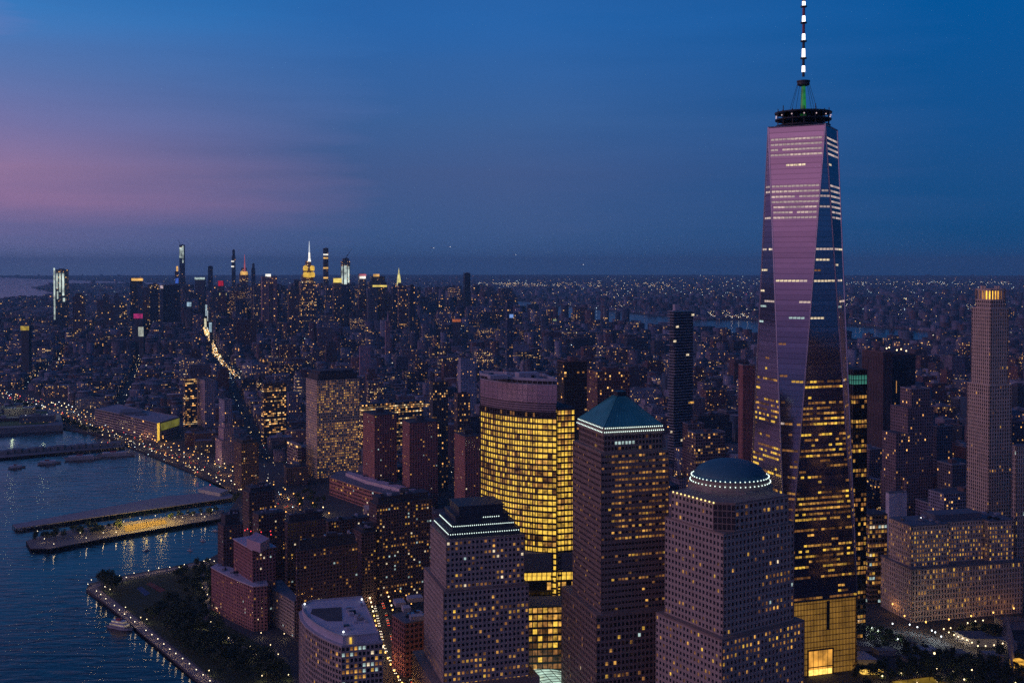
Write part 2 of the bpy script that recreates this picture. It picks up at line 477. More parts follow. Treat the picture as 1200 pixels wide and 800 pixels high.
def randlit(p, warm=(1, 2), rowp=0.0, seed=0, other=0.1):
    g = random.Random(seed); rows = {}
    def f(e, k, i, nf, nb):
        if (e, k) not in rows: rows[(e, k)] = 3.5 if g.random() < rowp else g.choice((0.2, 0.5, 1.0, 1.6))
        if g.random() < p * rows[(e, k)]:
            return g.choice((4, 5)) if g.random() < other else g.choice(warm)
        return 0
    return f
# ================================================================== the glass spire tower
def spire_tower():
    u, v = axes(17)
    SE = at(1004, 785, 0)
    S = 61.0
    c = (SE[0] - u[0] * S / 2 + v[0] * S / 2, SE[1] - u[1] * S / 2 + v[1] * S / 2)
    pt = lambda a, b: (c[0] + u[0] * a + v[0] * b, c[1] + u[1] * a + v[1] * b)
    h = S / 2
    base = [pt(-h, -h), pt(h, -h), pt(h, h), pt(-h, h)]
    top = [pt(0, -h), pt(h, 0), pt(0, h), pt(-h, 0)]
    keep(base, 40)
    root = thing('glass_tower', (c[0], c[1], 0), 'tallest glass tower with tapering pink reflecting facet, mast and golden lit base', 'skyscraper')
    z0, z1 = 57.0, 417.0
    # curtain wall glass with floor lines
    m, nt, b = nodes('mirror_glass'); L = nt.links.new; N = nt.nodes.new
    tc = N('ShaderNodeTexCoord'); sp = N('ShaderNodeSeparateXYZ'); L(tc.outputs['Object'], sp.inputs[0])
    fr = N('ShaderNodeMath'); fr.operation = 'FRACT'; dv = N('ShaderNodeMath'); dv.operation = 'DIVIDE'; L(sp.outputs[2], dv.inputs[0]); dv.inputs[1].default_value = 4.0; L(dv.outputs[0], fr.inputs[0])
    ls = N('ShaderNodeMath'); ls.operation = 'LESS_THAN'; L(fr.outputs[0], ls.inputs[0]); ls.inputs[1].default_value = 0.2
    fl = N('ShaderNodeMath'); fl.operation = 'FLOOR'; L(dv.outputs[0], fl.inputs[0])
    wn = N('ShaderNodeTexWhiteNoise'); wn.noise_dimensions = '1D'; L(fl.outputs[0], wn.inputs['W'])
    mr = N('ShaderNodeMapRange'); mr.inputs['To Min'].default_value = 0.40; mr.inputs['To Max'].default_value = 0.50; L(wn.outputs['Value'], mr.inputs['Value'])
    mu = N('ShaderNodeMath'); mu.operation = 'MULTIPLY_ADD'; L(ls.outputs[0], mu.inputs[0]); mu.inputs[1].default_value = -0.10; L(mr.outputs[0], mu.inputs[2])
    cb = N('ShaderNodeCombineColor')
    for i_, k_ in enumerate((.88, .80, .96)):
        mm_ = N('ShaderNodeMath'); mm_.operation = 'MULTIPLY'; L(mu.outputs[0], mm_.inputs[0]); mm_.inputs[1].default_value = k_; L(mm_.outputs[0], cb.inputs[i_])
    L(cb.outputs[0], b.inputs['Base Color']); b.inputs['Metallic'].default_value = 0.92; b.inputs['Roughness'].default_value = 0.09
    ns = N('ShaderNodeTexNoise'); ns.inputs['Scale'].default_value = 0.05; ns.inputs['Detail'].default_value = 2; L(tc.outputs['Object'], ns.inputs['Vector'])
    bp = N('ShaderNodeBump'); bp.inputs['Strength'].default_value = 0.12; bp.inputs['Distance'].default_value = 0.6; L(ns.outputs['Fac'], bp.inputs['Height']); L(bp.outputs['Normal'], b.inputs['Normal'])
    # eight facets, each its own pane of curtain wall
    facets = []
    for i in range(4):
        facets.append((base[i], base[(i + 1) % 4], top[i], 'up'))
        facets.append((top[(i - 1) % 4], top[i], base[i], 'down'))
    for a, bb, cc, kind in facets:
        mb = MB()
        if kind == 'up': mb.add([(*a, z0), (*bb, z0), (*cc, z1)], [(0, 1, 2)])
        else: mb.add([(*a, z1), (*cc, z0), (*bb, z1)], [(0, 1, 2)])
        mb.build('glass_facet', m, root)
    mb = MB().prism(top, z1 - 6, z1 - 0.3); mb.build('roof', M_ROOFD, root)
    ed = MB()
    for i in range(4):
        ed.tube((*base[i], z0), (*top[i], z1), 0.62, n=6); ed.tube((*base[(i + 1) % 4], z0), (*top[i], z1), 0.62, n=6)
        ed.tube((*top[i], z1), (*top[(i + 1) % 4], z1), 0.6, n=6)
    ed.build('steel_edge', M_STEEL, root)
    # lit rooms behind the facets
    g = random.Random(5)
    LW = glow('pale_room_light', (1.0, 0.76, 0.66), 0.55, 0.35); LM = glow('mechanical_floor_light', (0.85, 0.66, 0.62), 0.42, 0.3)
    mats = [G_AMBER, G_AMBERD, G_YEL, G_WHITE, G_COOL, LW, LM, G_A1, G_A3, G_Y2]
    panes = []
    rowp = {}
    for fi, (a, bb, cc, kind) in enumerate(facets):
        A, B, C = Vector((*a, z0 if kind == 'up' else z1)), Vector((*bb, z0 if kind == 'up' else z1)), Vector((*cc, z1 if kind == 'up' else z0))
        nrm = (B - A).cross(C - A) if kind == 'up' else (C - A).cross(B - A)
        nrm.normalize()
        if nrm.dot(CAMP - A) < 0 and fi > 8: continue
        facing = nrm.dot(CAMP - A) > 0
        south = (fi in (0,))
        for k in range(90):
            za = z0 + k * 4.0 + 1.0; zm = za + 1.2
            if zm > z1 - 8: continue
            t = (zm - A.z) / (C.z - A.z)
            if not 0 < t < 1: continue
            P, Q = A.lerp(C, t), B.lerp(C, t)
            l = (Q - P).length
            if l < 4: continue
            d = (Q - P).normalized()
            up = nrm.cross(d).normalized()
            if up.z < 0: up = -up
            nb = int(l / 3.0); rest = (l - nb * 3.0) / 2
            kk = (round(zm))
            key = kk
            if key not in rowp: rowp[key] = g.random()
            r = rowp[key]
            if 394 <= zm <= 409: p, pal = (0.985, (5, 6)) if kind == 'down' else (0.0, (5,))
            elif 346 <= zm <= 374: p, pal = (.985 if kind == 'down' else .55), (6, 5, 6)
            elif 384 <= zm <= 388: p, pal = 0.12, (3, 4)
            elif 321 <= zm <= 325: p, pal = 0.8, (3, 5, 5)
            elif 299 <= zm <= 303: p, pal = 0.85, (3, 3, 5)
            elif 306 <= zm <= 316 or 288 <= zm <= 293: p, pal = 0.22, (3, 1, 5, 1)
            elif 276 <= zm <= 284: p, pal = 0.5 * (r > .4), (3, 5, 4)
            elif 266 <= zm <= 272: p, pal = 0.18, (4, 3, 4)
            elif zm > 236: p, pal = 0.03 * (r > .5), (1, 5)
            else:
                low = (236 - zm) / 180
                p = 0.9 if r > 0.55 - 0.25 * low else (0.45 if r > 0.25 else 0.1)
                if kind == 'down' and r < 0.72 - 0.3 * low: p *= 0.4
                pal = (0, 2, 9, 8, 2, 1, 9, 2) if kind == 'up' else (1, 8, 7, 9, 5)
            run, on = 0, False
            for i in range(nb):
                if run <= 0: run = g.choice((1, 1, 2, 2, 3, 4, 6, 8)) if za < 340 else g.choice((3, 4, 5)); on = g.random() < p; mi = g.choice(pal)
                run -= 1
                if not on or g.random() < (.10 if za < 340 else .02): continue
                if za < 236 and g.random() < .3: mi = g.choice((1, 7, 8))
                s0 = P + d * (rest + i * 3.0 + 0.22) + nrm * 0.12; s1 = s0 + d * 2.56
                hh = .72 if za > 240 else .8
                panes.append((facing, mi, s0 - up * hh, s1 - up * hh, s1 + up * hh, s0 + up * hh))
    own = [p for p in panes if p[0]]
    own.sort(key=lambda p: (p[2] - CAMP).length)
    step = max(1, len(own) // 100)
    pick = own[:100]; rest_ = own[100:] + [p for p in panes if not p[0]]
    for f, mi, *q in pick:
        ce = (q[0] + q[2]) / 2
        me = MB().add([tuple(x - ce) for x in q], [(0, 1, 2, 3)]).mesh('lit_window', mats[mi])
        link('lit_window', me, root, (ce.x - c[0], ce.y - c[1], ce.z))
    mb = MB()
    for f, mi, *q in rest_: mb.add([tuple(x) for x in q], [(0, 1, 2, 3)], mi)
    stuff(mb.build('lit_windows', mats, root))
    # base: glass fins glowing gold, dark slot and bright doorway
    GOLD = glow('golden_base_glow', (1.0, 0.53, 0.10), 0.46, 0.35, scale=0.10)
    mb = MB().prism(inset(base, 1.2), 0.2, z0 - 0.4); mb.build('base_wall', GOLD, root)
    fins = MB()
    for e in range(4):
        p0, p1 = base[e], base[(e + 1) % 4]
        for i in range(49):
            a, bq = i / 48, min(1, i / 48 + 0.006)
            if i == 48: a, bq = 0.994, 1.0
            fins.bar((p0[0] + (p1[0] - p0[0]) * a, p0[1] + (p1[1] - p0[1]) * a), (p0[0] + (p1[0] - p0[0]) * bq, p0[1] + (p1[1] - p0[1]) * bq), 0, z0 - 0.2, -1.0, -0.1)
        for k in range(14):
            fins.bar(p0, p1, k * 4.2, k * 4.2 + 0.3, -1.1, -0.25)
    fins.build('base_fins', mat('bronze_fin', (0.28, 0.2, 0.09), 0.4, 0.6), root)
    MB().prism(inset(base, -0.4), z0 - 0.2, z0 + 0.6).build('base_cornice', mat('bronze_fin', None), root)
    sw, se = base[0], base[1]
    al = lambda t: (sw[0] + (se[0] - sw[0]) * t, sw[1] + (se[1] - sw[1]) * t)
    MB().bar(al(0.56), al(0.60), 34, 56, -0.5, 0.25).build('slot', M_DARK, root)
    dr = MB().bar(al(0.30), al(0.64), 0.3, 19, -0.4, 0.35); dr.build('entrance', glow('entrance_light', (1.0, 0.45, 0.07), 0.8, 0.55, sample=True, scale=0.12), root)
    fr_ = MB()
    for t in (0.29, 0.64): fr_.bar(al(t), al(t + 0.012), 0.2, 19.8, -0.2, 0.9)
    fr_.bar(al(0.29), al(0.652), 19.1, 20.0, -0.2, 0.9)
    for k_ in range(5): fr_.bar(al(.30 + .068 * k_), al(.304 + .068 * k_), .3, 19, .36, .6)
    fr_.bar(al(.30), al(.64), 6.2, 6.9, .36, .62)
    MB().bar(al(.305), al(.635), .6, 4.6, .36, .5).build('doorway', glow('doorway_light', (1, .66, .14), 1.6, .3), root)
    fr_.build('entrance_frame', M_DARK, root)
    # crown: communication rings on struts
    rg = MB()
    for z, r, hh in ((418.6, 20.5, 1.1), (423.4, 21.3, 1.0), (428.6, 21.6, 1.1)):
        rg.lathe(c, [(r - 2.4, z), (r, z), (r + .2, z + hh), (r - 2.4, z + hh), (r - 2.4, z)], 40)
    for i in range(14):
        a = 2 * math.pi * i / 14
        x, y = c[0] + 19.6 * math.cos(a), c[1] + 19.6 * math.sin(a)
        rg.tube((x, y, 416), (x, y, 431 + 1.5 * (i % 3)), 0.35, n=5)
        rg.tube((c[0] + 6 * math.cos(a), c[1] + 6 * math.sin(a), 419), (x, y, 424.5), 0.3, n=4)
    rg.build('communication_ring', M_DARK, root)
    MB().lathe(c, [(9, 416.5), (9, 418.5), (5, 419), (4, 426), (3, 426.2)], 28).build('mast_plinth', M_DARK, root)
    lp = [(c[0] + 21.0 * math.cos(a), c[1] + 21.0 * math.sin(a), 426.6) for a in [2 * math.pi * i / 14 for i in range(14)]]
    bulbs(root, lp, 0.55, glow('ring_light', (0.7, 0.5, 0.55), 1.0), 'ring_light')
    # mast
    cx, cyy = c
    mast = root
    MB().lathe(c, [(2.5, 426), (2.0, 440), (1.6, 450)], 14).build('lit_mast_foot', glow('green_mast_light', (0.04, 0.55, 0.10), 0.20, 0.9, scale=0.12), mast)
    MB().lathe(c, [(2.2, 450), (4.7, 451), (4.7, 453.2), (5.1, 453.4), (5.1, 454.4), (2.0, 455)], 20).build('mast_collar', M_DARK, mast)
    md = MB(); mw = MB(); mp_ = MB()
    zz = lambda y: zat(y, c[1])
    for ya, yb in ((90, 84.5), (77.5, 68), (57, 48.5), (29, 26.5), (9.5, 4)): md.lathe(c, [(1.0, zz(ya)), (1.0, zz(yb))], 10)
    for ya, yb in ((84.5, 77.5), (67, 57.5), (47.5, 40), (26.5, 19), (8, 2)): mw.lathe(c, [(1.35, zz(ya)), (1.2, zz(yb))], 10)
    for ya, yb in ((40, 29), (19, 9.5)): mp_.lathe(c, [(1.1, zz(ya)), (1.0, zz(yb))], 10)
    for y in (69.5, 49.5, 28, 9): md.lathe(c, [(1.5, zz(y)), (2.5, zz(y) + 0.2), (2.5, zz(y) + 1.1), (1.5, zz(y) + 1.4)], 12)
    mp_.lathe(c, [(1.2, zz(2)), (0.7, zz(-30)), (0.3, 541)], 8)
    md.build('mast_shaft', M_DARK, mast); mw.build('mast_beacon', G_BEAC, mast)
    mp_.build('red_mast_section', mat('red_paint', (0.30, 0.05, 0.08), 0.5), mast)
    cb_ = MB()
    for k in range(8):
        a = math.pi * k / 4 + 0.35
        cb_.tube((c[0] + 4.6 * math.cos(a), c[1] + 4.6 * math.sin(a), 452), (c[0] + 13 * math.cos(a), c[1] + 13 * math.sin(a), 423), 0.16, n=4)
    cb_.build('guy_cable', M_DARK, mast)
spire_tower()

# ================================================================== domed granite tower
def dome_tower():
    zc = 160
    main = cornerbox(848, 627, zc, 779, 931)
    keep(main, 30)
    T = Tower('domed_office_tower', 'pink granite office tower under a dark round dome ringed by bulbs', 'office tower', main)
    c = T.c
    g = random.Random(3)
    def lit(e, k, i, nf, nb):
        p = 0.05
        if e == 0: p = 0.55 if k in (2, 3, 6, 7) and i > nb * .45 else (0.2 if k in (11,) else 0.05)
        if e == 3: p = 0.09 if k > 2 else 0.25
        return g.choice((1, 2, 1, 4, 2)) if g.random() < p else 0
    P = main[0]
    u, v = axes(32)
    a = math.hypot(main[1][0] - P[0], main[1][1] - P[1]); b = math.hypot(main[3][0] - P[0], main[3][1] - P[1])
    low = boxpoly((P[0] - u[0] * 4 - v[0] * 3.5, P[1] - u[1] * 4 - v[1] * 3.5), a + 9, b + 7, 32)
    zl = 102
    def litl(e, k, i, nf, nb):
        p = 0.08
        if k >= nf - 3 and e == 0: p = 0.72 if (i < nb * .42 or i > nb * .55) else .3
        elif e == 0: p = 0.14
        elif e == 3: p = 0.28 if k > nf - 8 else 0.12
        return g.choice((1, 1, 2, 3)) if g.random() < p else 0
    T.section(low, 0, zl, 3.8, 3.0, 1.35, 1.8, 0.6, litl, cap=1.0)
    T.section(main, zl + 1, zc, 3.7, 2.95, 1.3, 1.75, 0.6, lit, cap=0.8)
    # notched upper block: chamfered re-entrant corner in dark glass
    n1 = [(P[0] + u[0] * 9.5 + v[0] * 0.6, P[1] + u[1] * 9.5 + v[1] * 0.6), (P[0] + u[0] * (a - 5), P[1] + u[1] * (a - 5)), (P[0] + u[0] * (a - 5) + v[0] * (b - 5), P[1] + u[1] * (a - 5) + v[1] * (b - 5)),
          (P[0] + u[0] * .6 + v[0] * (b - 5), P[1] + u[1] * .6 + v[1] * (b - 5)), (P[0] + u[0] * 0.6 + v[0] * 9.5, P[1] + u[1] * 0.6 + v[1] * 9.5)]
    T.section(n1, zc + 0.8, 176, 4.1, 3.3, 1.35, 1.75, 0.6, lambda e, k, i, nf, nb: (g.choice((1, 2)) if g.random() < (0.5 if (e == 0 and k == 2) else .06) else 0), cap=1.0)
    q0, q1 = n1[4], n1[0]
    MB().bar(q0, q1, zc + .9, 175.8, .02, .12).build('corner_glass', M_GLASSD, T.root)
    cm_ = MB()
    for k_ in range(5): cm_.bar(q0, q1, zc + .9 + 3.7 * k_, zc + 1.5 + 3.7 * k_, .12, .3)
    for k_ in range(5):
        t_ = k_ / 5; cm_.bar((q0[0] + (q1[0] - q0[0]) * t_, q0[1] + (q1[1] - q0[1]) * t_), (q0[0] + (q1[0] - q0[0]) * (t_ + .035), q0[1] + (q1[1] - q0[1]) * (t_ + .035)), zc + .9, 175.7, .12, .27)
    cm_.build('corner_mullion', M_GRANITE_D, T.root)
    # sloping shoulder and drum
    C = at(855, 567, 179)
    C = (C[0] + 1, C[1] + 4)
    oct_ = lambda r: [(C[0] + r * math.cos(R(32 + 22.5 + 45 * i)), C[1] + r * math.sin(R(32 + 22.5 + 45 * i))) for i in range(8)]
    T.roof.prism(oct_(27.5), 176.6, 178.2, top=oct_(25.5))
    root = T.done(M_GRANITE, M_GRANITE_D)
    MB().lathe(C, [(24, 178.2), (23.4, 180), (23.4, 183.4), (22.0, 183.5)], 48).build('drum', M_GRANITE_D, root)
    prof = [(22.9, 183.5)]
    Rr = 26.5
    for k in range(1, 13):
        t = k / 12
        prof.append((21.6 * math.cos(t * math.pi / 2) + 0.05, 183.5 + 10.2 * math.sin(t * math.pi / 2) ** 1.0))
    MB().lathe(C, prof, 48).build('dome', mat('dark_copper_dome', (0.04, 0.135, 0.175), 0.6, 0.0, var=0.15), root)
    pts = []
    for z, r in ((181.0, 24.0), (183.9, 23.2)):
        pts += [(C[0] + r * math.cos(2 * math.pi * i / 50), C[1] + r * math.sin(2 * math.pi * i / 50), z) for i in range(50)]
    bulbs(root, pts, 0.40, G_BULB)
    bb = []
    for i in range(11): bb.append((P[0] + u[0] * -0.3 + v[0] * (8 + i * (b - 16) / 10), P[1] - 0.3 + u[1] * 0 + v[1] * (8 + i * (b - 16) / 10), 176.9))
    bulbs(root, bb, 0.55, G_BULBY, 'parapet_lamp')
dome_tower()

# ================================================================== pyramid roofed tower
def pyramid_tower():
    z1 = 200
    main = cornerbox(704.5, 532, 193, 671, 784, 17)
    keep(main, 30)
    T = Tower('pyramid_roofed_tower', 'dark brown office tower with a green pyramid roof edged in lights', 'office tower', main)
    P = main[0]; u, v = axes(17)
    a = math.hypot(main[1][0] - P[0], main[1][1] - P[1]); b = math.hypot(main[3][0] - P[0], main[3][1] - P[1])
    g = random.Random(8)
    def lit(e, k, i, nf, nb):
        q = k / nf
        if e == 0:
            if q > 0.42: p = 0.95 if (k % 5 in (0, 2)) else 0.62
            elif k in (5, 9, 12): p = 0.6
            else: p = 0.10
            if i < 3: p *= 0.2
            return (g.choice((2, 2, 2, 1)) if q > .42 else g.choice((1, 2))) if g.random() < p else 0
        if e == 3: return 2 if g.random() < (0.14 if q > .3 else 0.1) else 0
        return 2 if g.random() < 0.1 else 0
    low = boxpoly((P[0] - u[0] * 4 - v[0] * 3, P[1] - u[1] * 4 - v[1] * 3), a + 6, b + 14, 17)
    T.section(low, 0, 92, 4.0, 2.7, 0.9, 1.7, 0.5, lambda e, k, i, nf, nb: (g.choice((1, 2, 4)) if g.random() < (0.5 if k in (3, 10, 13) and e == 0 and i > 3 else 0.09) else 0), cap=1)
    T.section(main, 93, 193, 3.7, 2.3, 0.45, 2.3, 0.45, lit, cap=0.8)
    ins = inset(main, 3.2)
    T.section(ins, 193.8, 204, 3.4, 2.4, 0.7, 1.4, 0.45, lambda e, k, i, nf, nb: (5 if e == 0 and k == 1 and 2 < i < 9 else (1 if g.random() < .1 else 0)), cap=0)
    C = centroid(main)
    sh = inset(main, 2.4)
    T.roof.prism(sh, 204, 207.5); T.roof.prism(inset(main, 4), 207.5, 209)
    root = T.done(M_GRANITE_D, M_GRANITE_D)
    py = inset(main, 3.0)
    tp = [(C[0] + (p[0] - C[0]) * 0.16, C[1] + (p[1] - C[1]) * 0.2) for p in py]
    MB().prism(py, 209.2, 226, top=tp).build('pyramid_roof', M_COPPER, root)
    se = MB()
    for i in range(4):
        for t in [k / 14 for k in range(15)]:
            A, B = py[i], py[(i + 1) % 4]; A2, B2 = tp[i], tp[(i + 1) % 4]
            x0 = (A[0] + (B[0] - A[0]) * t, A[1] + (B[1] - A[1]) * t, 209.3); x1 = (A2[0] + (B2[0] - A2[0]) * t, A2[1] + (B2[1] - A2[1]) * t, 226.1)
            se.tube(x0, x1, 0.18, n=4)
    se.build('roof_seam', mat('dark_copper_seam', (0.035, 0.24, 0.25), 0.6), root)
    MB().prism(tp, 226, 229).build('roof_lantern', M_DARK, root)
    pts = []
    for z, q in ((206.2, sh), (208.6, py)):
        for i in (3, 0):
            A, B = q[i], q[(i + 1) % 4]
            n = 18 if i == 3 else 30
            nx, ny = (B[1] - A[1]), -(B[0] - A[0]); l = math.hypot(nx, ny)
            pts += [(A[0] + (B[0] - A[0]) * (k + .5) / n + nx / l * .6, A[1] + (B[1] - A[1]) * (k + .5) / n + ny / l * .6, z) for k in range(n)]
    bulbs(root, pts, 0.38, G_BULB)
pyramid_tower()

# ================================================================== stepped top tower
def stepped_tower():
    main = cornerbox(523, 634, 130, 504, 614.5, 17)
    keep(main, 30)
    T = Tower('stepped_roof_tower', 'pink granite tower with a dark stepped ziggurat top lined with white bulbs', 'office tower', main)
    P = main[0]; u, v = axes(17)
    a = math.hypot(main[1][0] - P[0], main[1][1] - P[1]); b = math.hypot(main[3][0] - P[0], main[3][1] - P[1])
    b = min(max(b, 42), 50)
    main = boxpoly(P, a, b, 17)
    g = random.Random(21)
    def litm(e, k, i, nf, nb):
        if e != 0: return 2 if g.random() < .05 else 0
        p = 0.1
        if k in (0, 1): p = 0.5 if k == 0 else .18
        if k in (5, 6, 7): p = .28
        if k == nf - 1: p = .25
        return g.choice((2, 1, 2, 4)) if g.random() < p else 0
    low = boxpoly((P[0] - u[0] * 2.5 - v[0] * 2.5, P[1] - u[1] * 2.5 - v[1] * 2.5), a + 5, b + 12, 17)
    def litl(e, k, i, nf, nb):
        if e == 3: return g.choice((1, 2)) if k in (nf - 15, nf - 16) or g.random() < .04 else 0
        p = 0.12
        r = nf - k
        if r in (4, 5): p = .5 if i < nb * .65 else .75
        if r in (12, 13): p = .4
        if r in (15, 17): p = .9
        if r == 16: p = .35
        return g.choice((1, 1, 2, 3)) if g.random() < p else 0
    T.section(low, 0, 97, 3.7, 2.9, 1.25, 1.75, 0.55, litl, cap=1)
    T.section(main, 98, 130, 3.7, 2.9, 1.2, 1.75, 0.55, litm, cap=0.7)
    root = T.done(M_GRANITE, M_GRANITE_D)
    podium = boxpoly((P[0] - u[0] * 9 - v[0] * 6, P[1] - u[1] * 9 - v[1] * 6), a + 18, b + 25, 17)
    MB().prism(podium, 0, 36).build('podium', M_GRANITE_D, root)
    z = 130.8
    pts = []
    top = MB(); n = 0
    for ins_, hh in ((2.6, 4.2), (5.6, 4.2), (8.6, 4.2), (11.4, 5.5)):
        q = inset(main, ins_)
        top.prism(q, z, z + hh); top.prism(inset(q, -0.5), z + hh - 0.8, z + hh + 0.25)
        if n in (0, 1):
            for e, m_ in ((3, 16), (0, 30)):
                A, B = q[e], q[(e + 1) % 4]; nx, ny = B[1] - A[1], -(B[0] - A[0]); l = math.hypot(nx, ny)
                pts += [(A[0] + (B[0] - A[0]) * (k + .5) / m_ + nx / l * .35, A[1] + (B[1] - A[1]) * (k + .5) / m_ + ny / l * .35, z + hh - 1.4) for k in range(m_)]
        if n == 2:
            A, B = q[0], q[1]; nx, ny = B[1] - A[1], -(B[0] - A[0]); l = math.hypot(nx, ny)
            pts += [(A[0] + (B[0] - A[0]) * (k + .5) / 24 + nx / l * .35, A[1] + (B[1] - A[1]) * (k + .5) / 24 + ny / l * .35, z + hh - 1.6) for k in range(12, 20)]
        z += hh + 0.25; n += 1
    top.build('stepped_roof', mat('dark_slate_roof', (0.035, 0.045, 0.055), 0.6), root)
    bulbs(root, pts[:100], 0.36, G_BULB)
stepped_tower()

# ================================================================== curved golden office block
def golden_block():
    Z = 228
    arc = [at(563, 436.5, Z), at(572, 438.1, Z), at(583, 439.6, Z), at(594, 440.8, Z), at(606, 441.7, Z), at(618, 442.4, Z), at(630, 443.0, Z), at(642, 443.3, Z), at(652.5, 443.5, Z)]
    # resample into even bays
    pts = [arc[0]]
    for p, q in zip(arc, arc[1:]):
        for k in (1, 2): pts.append((p[0] + (q[0] - p[0]) * k / 2, p[1] + (q[1] - p[1]) * k / 2))
    u, v = axes(17)
    E = pts[-1]
    back = [(E[0] + u[0] * 3 + v[0] * 40, E[1] + u[1] * 3 + v[1] * 40), (pts[0][0] + v[0] * 16 + u[0] * 4, pts[0][1] + v[1] * 16 + u[1] * 4)]
    poly = pts + back
    keep(poly, 40)
    T = Tower('curved_glass_block', 'curved glass office block glowing gold with a pink mechanical top', 'office building', poly)
    g = random.Random(4)
    def lit(e, k, i, nf, nb):
        r = nf - 1 - k
        if r < 1: return 2 if g.random() < 0.22 else 0
        p = 0.93
        if r in (9, 10, 11, 12): p = 0.6
        if r in (10,): p = .4
        if r in (21, 22): p = .35
        if r in (26,): p = .6
        return g.choice((3, 3, 3, 1, 3, 3, 8, 8)) if g.random() < p else g.choice((2, 2, 6, 7, 7))
    T.section(poly, 0, 203, 4.35, 2.7, 0.5, 1.45, 0.5, lit, cap=0.2, corner=0.6, raw=True)
    # mechanical screen on top
    root = T.root
    MB().prism(inset(poly, 0.4), 203.3, 210).build('louvre_band', mat('pink_louvre', (0.34, 0.25, 0.27), 0.5), root)
    lv = MB()
    for k in range(4):
        for e in range(len(pts) - 1): lv.bar(pts[e], pts[e + 1], 204 + k * 1.7, 204.5 + k * 1.7, -0.5, 0.0)
    lv.build('louvre', M_DARK, root)
    MB().prism(poly, 210, 223).build('glass_screen', mat('pink_screen_glass', (0.50, 0.36, 0.38), 0.22, 0.45), root)
    sm = MB()
    for e in range(len(pts) - 1):
        for z in (211.6, 215, 218.4): sm.bar(pts[e], pts[e + 1], z, z + .3, -.05, .09)
        sm.bar(pts[e], (pts[e][0] + (pts[e + 1][0] - pts[e][0]) * .05, pts[e][1] + (pts[e + 1][1] - pts[e][1]) * .05), 210, 222.9, -.05, .08)
    sm.build('screen_mullion', mat('mullion_grey', (.2, .17, .19), .5), root)
    MB().prism(inset(poly, 1.2), 223, 226).build('vent_band', M_DARK, root)
    rp = MB()
    for e in range(len(poly)):
        rp.bar(poly[e], poly[(e + 1) % len(poly)], 223.05, 223.6, -0.6, 0.1)
        rp.bar(poly[e], poly[(e + 1) % len(poly)], 226, 227.9, -1.2, 0.5)
    for e in range(len(pts)):
        rp.tube((*pts[e], 223), (*pts[e], 226.4), 0.22, n=4)
    rp.build('roof_rail', M_ROOFL, root)
    rr = MB().prism(inset(poly, 7), 226.02, 226.6)
    C = centroid(poly)
    rr.box((C[0] + 8, C[1] + 4), 16, 10, 226.7, 230.5, 17); rr.box((C[0] - 14, C[1] - 6), 14, 8, 226.7, 229.5, 17)
    rr.build('roof_plant', M_ROOFL, root)
    clutter(root, inset(poly, 5), 226.6, 14, 31)
    # lower wing
    W0 = (E[0] + 0.6, E[1] + 0.6)
    zl = 205
    a = abs(reach(W0, u, 673.5, zl))
    wing = boxpoly((W0[0] + u[0] * .2, W0[1] + u[1] * .2), a, 42, 17)
    keep(wing)
    T.section(wing, 0, zl, 4.35, 2.7, 0.5, 1.45, 0.5, raw=True, lit=lambda e, k, i, nf, nb: (g.choice((3, 3, 1, 8)) if g.random() < (.93 if k < nf - 2 else .3) else 2), cap=1.2)
    T.done(M_DARK, M_ROOFD)
    # low podium in front
    p = cornerbox(619, 648, 99, 600, 655, 14)
    Q = at(617.5, 690, 72)
    pod1 = boxpoly(at(612, 648, 100), 40, 30, 6)
    T2 = Tower('trading_podium', 'low glass podium in front of the curved golden block with lit yellow rooms', 'office building', pod1)
    keep(pod1, 20)
    T2.section(pod1, 0, 86, 7.4, 3.6, 0.5, 1.6, 0.5, raw=True, lit=lambda e, k, i, nf, nb: (3 if k == nf - 1 else (g.choice((1, 2)) if g.random() < .4 else 0)), cap=0.3)
    T2.roof.prism(inset(pod1, 0.2), 86.5, 99.5)
    pod2 = boxpoly(at(612, 711.5, 70), 40, 22, 6)
    keep(pod2, 10)
    def l2(e, k, i, nf, nb):
        r = nf - 1 - k
        return g.choice((3, 8, 1, 7)) if g.random() < (.92 if r < 3 else .6 if r < 6 else .15) else g.choice((2, 6, 6))
    T2.section(pod2, 0, 70, 4.9, 3.6, 0.6, 1.5, 0.5, l2, cap=1, raw=True)
    T2.done(M_DARK, M_ROOF)
golden_block()
